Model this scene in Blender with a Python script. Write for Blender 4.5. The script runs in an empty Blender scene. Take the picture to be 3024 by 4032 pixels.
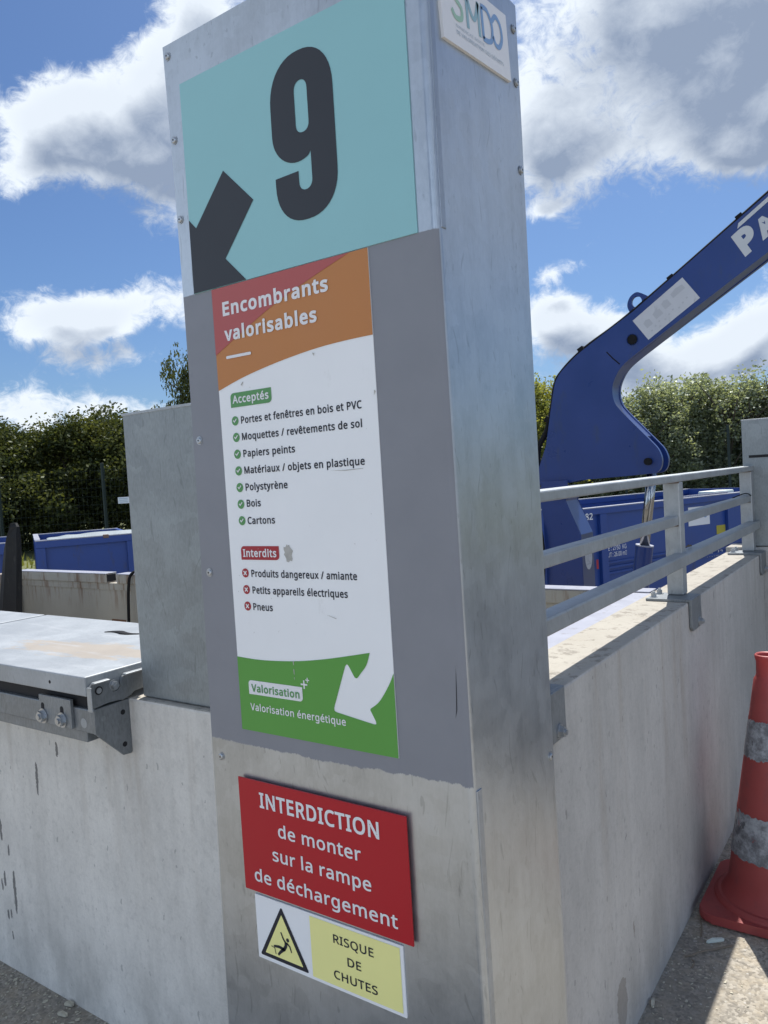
import bpy, bmesh, math, random
from mathutils import Vector, Matrix
R = math.radians
S = bpy.context.scene
COL = S.collection
random.seed(7)

# ------------------------------------------------------------------ camera
cam_data = bpy.data.cameras.new('camera')
cam = bpy.data.objects.new('camera', cam_data); COL.objects.link(cam)
def cam_axes(y, p, r):
    f = Vector((-math.sin(y)*math.cos(p), math.cos(y)*math.cos(p), math.sin(p)))
    rt = Vector((math.cos(y), math.sin(y), 0)); dn = f.cross(rt)
    return math.cos(r)*rt+math.sin(r)*dn, -math.sin(r)*rt+math.cos(r)*dn, f
_r, _d, _f = cam_axes(.6115519, -.0431110, .0611148)
CAM = Vector((.642, -1.205, 1.45))
cam.matrix_world = Matrix(((_r.x, -_d.x, -_f.x, CAM.x), (_r.y, -_d.y, -_f.y, CAM.y), (_r.z, -_d.z, -_f.z, CAM.z), (0, 0, 0, 1)))
cam_data.sensor_fit = 'HORIZONTAL'; cam_data.sensor_width = 36; cam_data.lens = 36.13
cam_data.clip_start = .05; cam_data.clip_end = 2000
S.camera = cam

# ------------------------------------------------------------------ node helper
class NT:
    """small expression builder on a node tree"""
    def __init__(s, tree): s.t = tree; s.n = tree.nodes; s.l = tree.links
    def node(s, kind, **kw):
        n = s.n.new(kind)
        for k, v in kw.items(): setattr(n, k, v)
        return n
    def put(s, sock, v):
        if isinstance(v, bpy.types.NodeSocket): s.l.new(v, sock)
        elif v is not None: sock.default_value = v
    def m(s, op, a, b=None, c=None, clamp=False):
        n = s.node('ShaderNodeMath', operation=op, use_clamp=clamp)
        s.put(n.inputs[0], a)
        if b is not None: s.put(n.inputs[1], b)
        if c is not None: s.put(n.inputs[2], c)
        return n.outputs[0]
    def v(s, op, a, b=None, out=0):
        n = s.node('ShaderNodeVectorMath', operation=op)
        s.put(n.inputs[0], a)
        if b is not None: s.put(n.inputs[1], b)
        return n.outputs[out]
    def scale(s, a, vec):
        return s.v('MULTIPLY', a, vec)
    def noise(s, vec, scale=5, detail=4, rough=.55, dist=0, color=False):
        n = s.node('ShaderNodeTexNoise')
        s.put(n.inputs['Vector'], vec); n.inputs['Scale'].default_value = scale
        n.inputs['Detail'].default_value = detail; n.inputs['Roughness'].default_value = rough
        n.inputs['Distortion'].default_value = dist
        return n.outputs['Color' if color else 'Fac']
    def vor(s, vec, scale=5, out='Distance', feature='F1', rnd=1):
        n = s.node('ShaderNodeTexVoronoi', feature=feature)
        s.put(n.inputs['Vector'], vec); n.inputs['Scale'].default_value = scale; n.inputs['Randomness'].default_value = rnd
        return n.outputs[out]
    def ss(s, x, a, b):
        n = s.node('ShaderNodeMapRange', interpolation_type='SMOOTHSTEP')
        s.put(n.inputs['Value'], x); s.put(n.inputs['From Min'], a); s.put(n.inputs['From Max'], b)
        return n.outputs[0]
    def lin(s, x, a, b, c=0., d=1.):
        n = s.node('ShaderNodeMapRange')
        s.put(n.inputs['Value'], x)
        for k, q in zip(('From Min', 'From Max', 'To Min', 'To Max'), (a, b, c, d)): s.put(n.inputs[k], q)
        return n.outputs[0]
    def mix(s, f, a, b, mode='MIX'):
        n = s.node('ShaderNodeMix', data_type='RGBA', blend_type=mode)
        s.put(n.inputs['Factor'], f)
        for i, q in ((6, a), (7, b)):
            s.put(n.inputs[i], (*q, 1) if isinstance(q, (tuple, list)) and len(q) == 3 else q)
        return n.outputs[2]
    def obj(s):
        return s.node('ShaderNodeTexCoord').outputs['Object']
    def gen(s):
        return s.node('ShaderNodeTexCoord').outputs['Generated']
    def pos(s):
        return s.node('ShaderNodeNewGeometry').outputs['Position']
    def xyz(s, v):
        n = s.node('ShaderNodeSeparateXYZ'); s.put(n.inputs[0], v); return n.outputs
    def bump(s, h, strength=.3, dist=.01):
        n = s.node('ShaderNodeBump'); s.put(n.inputs['Height'], h)
        n.inputs['Strength'].default_value = strength; n.inputs['Distance'].default_value = dist
        return n.outputs[0]

# ------------------------------------------------------------------ world: sun, sky and clouds
SUN_EL = R(60)
SUN = Vector((-.1125, .487, .866)).normalized()      # towards the sun
W = bpy.data.worlds.new('World'); S.world = W; W.use_nodes = True
wt = NT(W.node_tree); W.node_tree.nodes.clear()
SKY_STRENGTH = .075
CLOUDS = [  # azimuth, elevation (degrees), half width, half height, weight
    (-53.0, 25.0, 4.6, 2.3, .85), (-49.5, 22.8, 4.2, 3.2, .85), (-57.2, 23.4, 3.4, 2.3, .85), (-46.2, 31.0, 3.0, 3.2, .95),
    (-47.0, 19.2, 3.0, 1.5, .8), (-60.0, 20.3, 3.4, 1.6, .75), (-43.5, 26, 3.5, 5, .7), (-49.3, 27.2, 2.6, 1.9, .75), (-53.5, 22.2, 4.0, 2.0, .55),
    (-57.5, 12.2, 3.6, 1.7, .95), (-53.6, 12.0, 2.6, 1.5, .9), (-49.0, 13.2, 2.6, 1.9, .95), (-52.0, 9.3, 4.2, .9, .75), (-58.5, 6.0, 6.0, 1.7, .9), (-50, 5.2, 5, 1.2, .7),
    (-13.0, 27.5, 13., 8.0, 1.35), (-8.0, 19.8, 3.2, 1.9, .85), (-20.3, 21.6, 3.6, 2.4, 1.0), (-1, 22, 6, 5, 1.0),
    (-21.8, 17.8, 1.2, .5, .62), (-21.4, 13.9, 1.5, .75, .72),
    (-22.4, 10.9, 1.8, 1.9, .9), (-20.2, 9.2, 2.8, 1.9, .95), (-16.4, 8.8, 2.4, 1.9, .95), (-12.8, 6.8, 4.0, 1.6, .9), (-8.8, 8.3, 3.0, 2.2, .95), (-17, 5.5, 8, 1.6, .8),
    (-35, 12, 6, 5, .8), (25, 20, 20, 9, 1.), (-95, 18, 14, 8, 1.), (-30, 60, 20, 8, .8)]
def build_density():
    g = bpy.data.node_groups.new('cloud_density', 'ShaderNodeTree')
    g.interface.new_socket('Dir', in_out='INPUT', socket_type='NodeSocketVector')
    g.interface.new_socket('Density', in_out='OUTPUT', socket_type='NodeSocketFloat'); g.interface.new_socket('Soft', in_out='OUTPUT', socket_type='NodeSocketFloat')
    q = NT(g); gi = q.node('NodeGroupInput'); go = q.node('NodeGroupOutput')
    d = gi.outputs[0]
    warp = q.v('SUBTRACT', q.noise(d, 7, 4, .6, color=True), (.5, .5, .5))
    d2 = q.v('ADD', d, q.scale(warp, (.055, .055, .04)))
    x, y, z = q.xyz(d2)
    az = q.m('MULTIPLY', q.m('ARCTAN2', x, y), 57.2958)
    el = q.m('MULTIPLY', q.m('ARCSINE', q.m('MINIMUM', q.m('MAXIMUM', z, -1.), 1.)), 57.2958)
    acc = None
    for a, e, ra, rb, w in CLOUDS:
        u = q.m('DIVIDE', q.m('SUBTRACT', az, a), ra); v = q.m('DIVIDE', q.m('SUBTRACT', el, e), rb)
        rr = q.m('ADD', q.m('MULTIPLY', u, u), q.m('MULTIPLY', v, v))
        b = q.m('MULTIPLY', q.m('EXPONENT', q.m('MULTIPLY', rr, -.8)), w)
        acc = b if acc is None else q.m('ADD', acc, b)
    acc = q.m('MINIMUM', acc, 1.35)
    # everywhere the photograph does not look: broken cumulus of the same kind
    X, Y, Z = q.xyz(d)
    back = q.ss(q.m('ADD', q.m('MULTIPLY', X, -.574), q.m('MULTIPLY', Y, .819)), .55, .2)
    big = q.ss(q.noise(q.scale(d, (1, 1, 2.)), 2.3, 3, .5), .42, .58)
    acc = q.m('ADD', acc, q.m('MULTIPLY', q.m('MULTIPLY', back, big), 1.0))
    f1 = q.noise(q.scale(d, (1, 1, 1.25)), 9, 9, .62, .3)
    f2 = q.noise(q.scale(d, (1, 1, 1.3)), 38, 8, .70, .9)
    f0 = q.noise(q.scale(d, (1, 1, 1.25)), 9, 3, .5, .3)
    q.l.new(q.m('ADD', q.m('SUBTRACT', acc, .52), q.m('MULTIPLY', q.m('SUBTRACT', f0, .5), 1.15)), go.inputs[1])
    det = q.m('ADD', q.m('MULTIPLY', q.m('SUBTRACT', f1, .5), 1.9), q.m('MULTIPLY', q.m('SUBTRACT', f2, .5), 1.15))
    q.l.new(q.m('ADD', q.m('SUBTRACT', acc, .52), det), go.inputs[0])
    return g
dens = build_density()
direction = wt.gen()
def density_at(vec):
    n = wt.node('ShaderNodeGroup'); n.node_tree = dens; wt.put(n.inputs[0], vec); return n.outputs
sky = wt.node('ShaderNodeTexSky', sky_type='NISHITA', sun_disc=False, sun_elevation=SUN_EL, sun_rotation=math.atan2(SUN.x, SUN.y),
              altitude=100, air_density=1.0, dust_density=1.1, ozone_density=2.5)
D0, S0 = density_at(direction)
D1, S1 = density_at(wt.v('ADD', direction, (-.010, .0, .038)))
cover = wt.ss(D0, -.10, .50)
thick = wt.ss(S0, .26, .84)
rim = wt.m('MULTIPLY', wt.m('SUBTRACT', S0, S1), 1.5)             # sun side of each billow
fine_ = wt.m('MULTIPLY', wt.m('SUBTRACT', D0, D1), .30)
shade = wt.m('SUBTRACT', wt.m('MULTIPLY', thick, .98), wt.m('ADD', wt.m('MULTIPLY', rim, .55), fine_), clamp=True)
shade = wt.m('MAXIMUM', shade, wt.m('MULTIPLY', thick, .15))
ccol = wt.mix(shade, (.85, .92, 1.0), (.275, .345, .475))
# front-lit clouds opposite the sun, out of view, boosted to fill the shade
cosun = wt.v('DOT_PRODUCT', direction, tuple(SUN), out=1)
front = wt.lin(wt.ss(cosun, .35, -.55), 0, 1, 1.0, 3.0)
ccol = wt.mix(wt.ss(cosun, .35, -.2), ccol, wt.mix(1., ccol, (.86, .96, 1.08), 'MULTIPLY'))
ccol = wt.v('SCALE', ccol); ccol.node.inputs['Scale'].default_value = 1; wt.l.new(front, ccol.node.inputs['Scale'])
bg_sky = wt.node('ShaderNodeBackground'); bg_sky.inputs[1].default_value = SKY_STRENGTH; wt.put(bg_sky.inputs[0], wt.mix(1., sky.outputs[0], (.60, .77, .99), 'MULTIPLY'))
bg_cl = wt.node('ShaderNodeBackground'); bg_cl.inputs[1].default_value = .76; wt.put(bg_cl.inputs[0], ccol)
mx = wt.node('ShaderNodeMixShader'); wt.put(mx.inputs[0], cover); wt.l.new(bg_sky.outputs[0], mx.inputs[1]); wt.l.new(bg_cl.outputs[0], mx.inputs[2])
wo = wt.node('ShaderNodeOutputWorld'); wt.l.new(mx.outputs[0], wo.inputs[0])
try: W.cycles.sampling_method = 'MANUAL'; W.cycles.sample_map_resolution = 512
except Exception: pass

sun_data = bpy.data.lights.new('sun', 'SUN'); sun_data.energy = 4.6; sun_data.angle = R(.53); sun_data.color = (1, .975, .92)
sun = bpy.data.objects.new('sun', sun_data); COL.objects.link(sun)
sun.rotation_euler = (-SUN).to_track_quat('-Z', 'Y').to_euler(); sun.location = (0, 0, 30)

S.view_settings.view_transform = 'Standard'; S.view_settings.look = 'None'
S.view_settings.exposure = 0.5; S.view_settings.gamma = 1.0; S.view_settings.use_curve_mapping = False
S.cycles.use_denoising = True
S.cycles.max_bounces = 8; S.cycles.transparent_max_bounces = 12
S.cycles.sample_clamp_indirect = 6

# ------------------------------------------------------------------ materials
MATS = {}
def mat(name):
    m = bpy.data.materials.new(name); m.use_nodes = True; m.node_tree.nodes.clear()
    t = NT(m.node_tree); p = t.node('ShaderNodeBsdfPrincipled'); o = t.node('ShaderNodeOutputMaterial'); t.l.new(p.outputs[0], o.inputs[0])
    MATS[name] = m
    return m, t, p
def setp(t, p, **kw):
    for k, v in kw.items():
        k = {'col': 'Base Color', 'rough': 'Roughness', 'metal': 'Metallic', 'nrm': 'Normal', 'spec': 'Specular IOR Level', 'trans': 'Transmission Weight', 'coat': 'Coat Weight'}.get(k, k)
        t.put(p.inputs[k], (*v, 1) if isinstance(v, (tuple, list)) and len(v) == 3 and k == 'Base Color' else v)

def paint(name, col, rough=.45, var=.06, scale=6., bump=0., dirt=None, dirt_amt=0., spec=.5, metal=0.):
    m, t, p = mat(name); c = t.pos()
    n = t.noise(c, scale, 5, .6)
    base = t.mix(n, tuple(max(0, x*(1-var)) for x in col), tuple(x*(1+var) for x in col))
    if dirt:
        k = t.m('MULTIPLY', t.ss(t.noise(t.scale(c, (1, 1, .35)), scale*2.3, 7, .7), .56, .72), dirt_amt)
        base = t.mix(k, base, dirt)
    setp(t, p, col=base, rough=t.lin(n, .3, .7, rough-.05, rough+.08), spec=spec, metal=metal)
    if bump: setp(t, p, nrm=t.bump(t.noise(c, 90, 3), bump, .002))
    return m

def galvanised(name, col=(.44, .46, .48), metal=.72, rough=.43, spangle=26., paint_zone=False, spw=.09, streak=.5):
    m, t, p = mat(name); c = t.pos()
    wv = t.v('ADD', c, t.scale(t.v('SUBTRACT', t.noise(c, 14, 4, .6, color=True), (.5, .5, .5)), (.08, .08, .08)))
    sp = t.xyz(t.vor(wv, spangle, 'Color'))[0]
    cloud = t.noise(c, 5.5, 6, .6)
    st = t.noise(t.scale(c, (1, 1, .07)), 34, 4, .6)
    f = t.m('ADD', t.m('MULTIPLY', sp, spw), t.m('ADD', t.m('MULTIPLY', cloud, .62), t.m('MULTIPLY', st, .30*streak)))
    base = t.mix(t.ss(f, .24, .68), tuple(x*.80 for x in col), tuple(x*1.14 for x in col))
    # dark smears and fine scratches
    sm = t.m('MULTIPLY', t.ss(t.noise(t.scale(c, (1.2, 1.2, .28)), 19, 7, .72), .64, .74), .45)
    base = t.mix(sm, base, tuple(x*.42 for x in col))
    grain = t.noise(t.scale(c, (1, 1, .35)), 210, 3, .6)
    base = t.mix(t.ss(grain, .3, .7), base, t.mix(.08, base, (.75, .78, .82)))
    sc = t.ss(t.noise(t.scale(t.v('ADD', c, t.scale(t.noise(c, 3, 2, color=True), (.2, .2, .2))), (1, 1, .05)), 130, 2, .4), .67, .71)
    base = t.mix(t.m('MULTIPLY', sc, .35), base, tuple(min(1, x*.5) for x in col))
    rg = t.lin(t.m('ADD', t.m('MULTIPLY', sp, spw*2), t.m('MULTIPLY', cloud, .8)), .2, .8, rough-.05, rough+.08)
    me = metal
    hgt = t.m('ADD', t.m('MULTIPLY', cloud, .6), t.m('MULTIPLY', t.noise(c, 60, 4), .12))
    if paint_zone:   # the hand-rolled grey paint on the front face, its own ragged edge
        x, y, z = t.xyz(c)
        nx, ny, nz = t.xyz(t.node('ShaderNodeNewGeometry').outputs['True Normal'])
        rag = t.m('ADD', t.m('MULTIPLY', t.m('SUBTRACT', t.noise(t.scale(c, (1, 1, .5)), 26, 6, .75), .5), .030),
                  t.m('MULTIPLY', t.m('SUBTRACT', t.noise(c, 3.2, 2), .5), .03))
        lo = t.ss(t.m('SUBTRACT', t.m('ADD', z, rag), .931), -.0015, .0015)
        hi = t.ss(t.m('SUBTRACT', 1.8465, t.m('ADD', z, t.m('MULTIPLY', rag, .2))), -.001, .001)
        fr = t.ss(ny, -.35, -.55)
        k = t.m('MULTIPLY', t.m('MULTIPLY', lo, hi), fr)
        pn = t.noise(c, 9, 5, .6)
        pcol = t.mix(pn, (.200, .207, .232), (.245, .253, .28))
        scuff = t.m('MULTIPLY', t.ss(t.noise(t.scale(c, (1, 1, .6)), 33, 7, .75), .68, .76), .5)
        pcol = t.mix(scuff, pcol, (.20, .20, .20))
        base = t.mix(k, base, pcol); rg = t.lin(k, 0, 1, rg, .5); me = t.lin(k, 0, 1, metal, 0.)
    setp(t, p, col=base, rough=rg, metal=me, nrm=t.bump(hgt, .10, .02))
    return m

def concrete(name, col=(.44, .425, .40), stains=(), warm=.3, vw=.12, st=.4, along=0):
    m, t, p = mat(name); c = t.pos(); x, y, z = t.xyz(c)
    big = t.noise(c, 2.2, 5, .6); mid = t.noise(t.scale(c, (1, 1, st)), 15, 7, .72); fine = t.noise(c, 120, 4, .7)
    vs = t.noise(t.scale(c, (1, 1, .05)), 26, 5, .65)
    f = t.m('ADD', t.m('MULTIPLY', big, .45), t.m('ADD', t.m('MULTIPLY', mid, .3), t.m('ADD', t.m('MULTIPLY', vs, vw), t.m('MULTIPLY', fine, .22))))
    base = t.mix(t.ss(f, .36, .78), tuple(q*.76 for q in col), tuple(q*1.16 for q in col))
    blot = t.ss(t.noise(t.scale(c, (1, 1, .7)), 48, 6, .7), .50, .66)
    base = t.mix(t.m('MULTIPLY', blot, .32), base, tuple(q*.60 for q in col))
    # rusty / earthy run-off from the top edge
    ro = t.m('MULTIPLY', t.ss(t.noise(t.scale(c, (1, 1, .08)), 9, 5, .65), .53, .72), t.m('MULTIPLY', t.ss(z, .2, .9), warm))
    base = t.mix(ro, base, (.27, .205, .14))
    lo = t.m('MULTIPLY', t.ss(t.noise(t.scale(c, (1, 1, .5)), 7, 5, .6), .38, .7), t.m('MULTIPLY', t.ss(z, .38, .0), .45))
    base = t.mix(lo, base, (.25, .24, .215))
    # blow holes and small dark specks, stretched downwards
    wv = t.v('ADD', t.scale(c, (1, 1, .45)), t.scale(t.v('SUBTRACT', t.noise(c, 40, 3, color=True), (.5, .5, .5)), (.02, .02, .02)))
    vd = t.vor(wv, 46); vc = t.xyz(t.vor(wv, 46, 'Color'))
    pit = t.m('MULTIPLY', t.m('LESS_THAN', vd, t.m('MULTIPLY', vc[0], .17)), t.m('GREATER_THAN', vc[1], .55))
    base = t.mix(t.m('MULTIPLY', pit, .38), base, (.13, .125, .12))
    vd2 = t.vor(wv, 9.5); vc2 = t.xyz(t.vor(wv, 9.5, 'Color'))
    pit2 = t.m('MULTIPLY', t.m('LESS_THAN', vd2, t.m('MULTIPLY', vc2[0], .075)), t.m('GREATER_THAN', vc2[1], .35))
    base = t.mix(t.m('MULTIPLY', pit2, .5), base, (.085, .08, .078))
    if stains:
        wob = t.m('MULTIPLY', t.m('SUBTRACT', t.noise(c, 26 if along else 38, 6, .7), .5), .075 if along else .02)
        acc = None
        for sx, sz, w, h in stains:
            u = t.m('DIVIDE', t.m('ADD', t.m('SUBTRACT', y if along else x, sx), wob), w); v = t.m('DIVIDE', t.m('SUBTRACT', z, sz), h)
            k = t.m('LESS_THAN', t.m('ADD', t.m('MULTIPLY', u, u), t.m('POWER', t.m('ABSOLUTE', v), 3.)), 1.)
            acc = k if acc is None else t.m('MAXIMUM', acc, k)
        base = t.mix(t.m('MULTIPLY', acc, .45 if along else .82), base, (.15, .12, .09) if along else (.095, .09, .088))
    # dirty, pitted top, also darkened so the sunlit faces do not clip
    nz = t.xyz(t.node('ShaderNodeNewGeometry').outputs['True Normal'])[2]
    tops = t.m('MULTIPLY', t.ss(nz, .7, .9), t.ss(t.noise(c, 24, 7, .72), .52, .62))
    base = t.mix(t.m('MULTIPLY', t.ss(nz, .7, .9), .7), base, (.37, .335, .275))
    base = t.mix(t.m('MULTIPLY', tops, .6), base, (.17, .15, .125))
    h = t.m('ADD', t.m('MULTIPLY', fine, .5), t.m('ADD', t.m('MULTIPLY', mid, .6), t.m('MULTIPLY', pit, -1.2)))
    setp(t, p, col=base, rough=.86, spec=.3, nrm=t.bump(h, .28, .006))
    return m

def rusty_paint(name, col, rust=.5):
    m, t, p = mat(name); c = t.pos(); x, y, z = t.xyz(c)
    n = t.noise(c, 3, 6, .62); st = t.noise(t.scale(c, (1, 1, .12)), 12, 6, .7)
    base = t.mix(n, tuple(q*.82 for q in col), tuple(min(1, q*1.12) for q in col))
    k = t.m('MULTIPLY', t.ss(st, .48, .66), t.m('MULTIPLY', t.ss(z, .45, .70), rust))
    base = t.mix(k, base, (.17, .085, .04))
    k2 = t.m('MULTIPLY', t.ss(t.noise(t.scale(c, (1, 1, .6)), 18, 8, .75), .62, .72), .7)
    base = t.mix(k2, base, (.12, .095, .075))
    setp(t, p, col=base, rough=.6, nrm=t.bump(n, .2, .02))
    return m

def asphalt(name, col, wide=False):
    m, t, p = mat(name); c = t.pos()
    st = t.vor(c, 120); sc = t.xyz(t.vor(c, 120, 'Color'))[0]; big = t.noise(c, 1.7, 6, .65); mid = t.noise(c, 17, 6, .7)
    base = t.mix(sc, tuple(q*.62 for q in col), tuple(q*1.45 for q in col))
    base = t.mix(t.m('MULTIPLY', t.ss(mid, .42, .66), .6), base, tuple(q*k for q, k in zip(col, (1.32, 1.22, 1.05))))
    # dusty grit drifted against the wall feet, darker open asphalt
    base = t.mix(t.m('MULTIPLY', t.ss(big, .40, .62), .55), base, tuple(q*.70 for q in col))
    chips = t.m('MULTIPLY', t.m('LESS_THAN', t.vor(c, 47), .16), t.m('GREATER_THAN', t.xyz(t.vor(c, 47, 'Color'))[1], .72))
    base = t.mix(t.m('MULTIPLY', chips, .8), base, (.46, .44, .40))
    h = t.m('ADD', t.m('MULTIPLY', t.m('SUBTRACT', .6, st), 1.), t.m('MULTIPLY', mid, .8))
    setp(t, p, col=base, rough=.9, spec=.25, nrm=t.bump(h, .4, .004))
    return m

def leaf(name, a, b, tr=.35, gloss=.02):
    m, t, p = mat(name)
    for n in list(t.n): t.n.remove(n)
    rnd = t.node('ShaderNodeNewGeometry').outputs['Random Per Island']
    oi = t.node('ShaderNodeObjectInfo').outputs['Random']
    cl = t.noise(t.pos(), .9, 3)
    base = t.mix(t.m('ADD', t.m('MULTIPLY', rnd, .6), t.m('MULTIPLY', t.ss(cl, .35, .65), .4)), a, b)
    base = t.mix(t.m('MULTIPLY', oi, .35), base, tuple(q*.7 for q in a))
    d = t.node('ShaderNodeBsdfDiffuse'); t.put(d.inputs[0], base)
    tl = t.node('ShaderNodeBsdfTranslucent'); t.put(tl.inputs[0], t.mix(1., base, (1.6, 1.6, .95), 'MULTIPLY'))
    gl = t.node('ShaderNodeBsdfGlossy'); gl.inputs['Roughness'].default_value = .42; gl.inputs[0].default_value = (.8, .85, .8, 1)
    m1 = t.node('ShaderNodeMixShader'); m1.inputs[0].default_value = tr; t.l.new(d.outputs[0], m1.inputs[1]); t.l.new(tl.outputs[0], m1.inputs[2])
    m2 = t.node('ShaderNodeMixShader'); m2.inputs[0].default_value = gloss; t.l.new(m1.outputs[0], m2.inputs[1]); t.l.new(gl.outputs[0], m2.inputs[2])
    o = t.node('ShaderNodeOutputMaterial'); t.l.new(m2.outputs[0], o.inputs[0])
    return m

def print_mat(name, col, rough=.38, speck=.0):
    m, t, p = mat(name); c = t.pos()
    n = t.noise(c, 5, 4, .6)
    base = t.mix(n, tuple(q*.94 for q in col), tuple(min(1, q*1.05) for q in col))
    if speck:
        vd = t.vor(c, 22); vc = t.xyz(t.vor(c, 22, 'Color'))
        k = t.m('MULTIPLY', t.m('LESS_THAN', vd, t.m('MULTIPLY', vc[0], .085)), t.m('GREATER_THAN', vc[1], .55))
        base = t.mix(t.m('MULTIPLY', k, speck), base, (.22, .22, .23))
        gr = t.m('MULTIPLY', t.ss(t.noise(t.scale(c, (1, 1, .4)), 21, 7, .72), .62, .78), .22*speck)
        base = t.mix(gr, base, (.40, .39, .37))
    setp(t, p, col=base, rough=t.lin(n, .3, .7, rough-.04, rough+.06), spec=.28)
    return m

G_PILLAR = galvanised('galvanised_pillar', (.42, .45, .48), .80, .34, 30, paint_zone=True, streak=.9)
G_PLATE = galvanised('galvanised_plate', (.27, .295, .30), .45, .5, 20, spw=.17, streak=.15)
G_RAIL = galvanised('galvanised_rail', (.37, .39, .40), .50, .46, 40)
def deck_material():
    m = galvanised('galvanised_deck', (.37, .39, .405), .30, .50, 10, streak=.1); t = NT(m.node_tree)
    p = [k for k in t.n if k.type == 'BSDF_PRINCIPLED'][0]; src = p.inputs['Base Color'].links[0].from_socket
    c = t.pos(); x, y, z = t.xyz(c); nn = t.noise(t.scale(c, (1, 3, 1)), 7, 7, .7)
    u = t.m('DIVIDE', t.m('ADD', t.m('SUBTRACT', x, -1.33), t.m('MULTIPLY', t.m('SUBTRACT', y, .08), -.9)), .33); v = t.m('DIVIDE', t.m('SUBTRACT', y, .09), .085)
    k = t.ss(t.m('ADD', t.m('ADD', t.m('MULTIPLY', u, u), t.m('MULTIPLY', v, v)), t.m('MULTIPLY', t.m('SUBTRACT', nn, .5), 5.)), 1.15, .55)
    b = t.mix(t.m('MULTIPLY', k, .7), src, (.40, .325, .24))
    w = t.ss(t.noise(t.scale(c, (.6, 5, 1)), 6, 6, .7), .52, .7); b = t.mix(t.m('MULTIPLY', w, .4), b, (.48, .49, .50))
    t.l.new(b, p.inputs['Base Color']); return m
G_DECK = deck_material()
G_STEEL = galvanised('galvanised_steel', (.20, .215, .225), .45, .46, 30)
BOLT = paint('zinc_bolt', (.42, .44, .46), .35, .1, 80, metal=.8)
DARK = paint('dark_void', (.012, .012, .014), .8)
STAINS = [(-1.668, .255, .0075, .068), (-1.721, .44, .006, .035), (-1.686, .383, .005, .018), (-1.722, .285, .006, .025), (-1.739, .262, .004, .02),
          (-1.718, .172, .005, .016), (-1.699, .178, .004, .015), (-1.494, .64, .006, .05), (-1.38, .744, .006, .022), (-1.745, .37, .004, .02), (-1.70, .11, .003, .014)]
C_LEFT = concrete('concrete_left', (.71, .68, .625), STAINS, .32)
C_RIGHT = concrete('concrete_right', (.485, .47, .445), [(.608, .118, .036, .062), (.726, .253, .006, .016), (.72, .235, .004, .012)], .36, .13, .26, 1)
ASPH = asphalt('dusty_asphalt', (.31, .28, .235))
YARD = asphalt('yard_surface', (.16, .15, .135))
WHITE = print_mat('printed_white', (.84, .85, .86), .34, .85)
WHITE2 = print_mat('white_lettering', (.76, .76, .77), .4)
TEAL = print_mat('printed_teal', (.285, .54, .565), .34, .35)
BLACK = print_mat('printed_charcoal', (.036, .040, .048), .42)
INK = print_mat('printed_ink', (.022, .024, .035), .45)
ORANGE = print_mat('printed_orange', (.50, .205, .065), .36, .2)
REDP = print_mat('printed_red', (.43, .10, .095), .36)
REDT = print_mat('printed_tag_red', (.38, .035, .045), .38)
GREENP = print_mat('printed_green', (.11, .33, .065), .36, .3)
GREENT = print_mat('printed_tag_green', (.11, .30, .11), .38)
REDS = print_mat('sign_red', (.43, .012, .022), .33, .12)
YEL = print_mat('sign_yellow', (.88, .84, .34), .4, .3)
EDGE = paint('plate_edge', (.45, .45, .46), .5)
MGREEN = print_mat('mark_green', (.36, .55, .42), .4); MTEAL = print_mat('mark_teal', (.30, .47, .52), .4); MBLUE = print_mat('mark_blue', (.22, .36, .58), .4)
MGREY = print_mat('mark_pale_grey', (.46, .53, .58), .4)
SMUDGE = paint('torn_sticker', (.42, .41, .38), .8, .35, 90)
BLUE = paint('blue_crane_paint', (.011, .036, .17), .30, .22, 3, bump=.05, dirt=(.035, .05, .09), dirt_amt=.55)
BLUE_C = paint('blue_container_paint', (.018, .058, .25), .42, .12, 2, dirt=(.05, .05, .06), dirt_amt=.6)
RIM = paint('worn_pale_rim', (.30, .31, .37), .5, .2, 9, dirt=(.12, .09, .08), dirt_amt=.6)
CREAM = rusty_paint('cream_rusty_paint', (.40, .375, .32), .9)
CHROME = paint('chrome_rod', (.34, .34, .34), .16, .05, metal=1.)
RUBBER = paint('black_rubber', (.010, .010, .011), .75, spec=.2)
CHAR = paint('charred_timber', (.010, .010, .011), .8, .5, 14, bump=.6, dirt=(.045, .042, .04), dirt_amt=.6)
LABEL = paint('worn_label', (.50, .51, .54), .5, .1, 9, dirt=(.36, .37, .39), dirt_amt=.9)
FENCE = paint('fence_green', (.014, .026, .022), .7)
BARK = paint('bark', (.075, .06, .045), .9, .3, 12, bump=.6)
GRASS = paint('grass_ground', (.14, .15, .06), .95, .4, 2)
WOODC = paint('wood_splinter', (.50, .46, .36), .8, .25, 60)
PLAS = paint('pale_plastic', (.62, .68, .63), .5, .1)
LEAF_D = leaf('leaf_dark', (.020, .034, .014), (.125, .130, .035), .30)
LEAF_G = leaf('leaf_silver', (.12, .145, .088), (.36, .385, .255), .5, .06)
LEAF_Y = leaf('leaf_yellow', (.10, .125, .028), (.32, .30, .08), .48)

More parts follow.
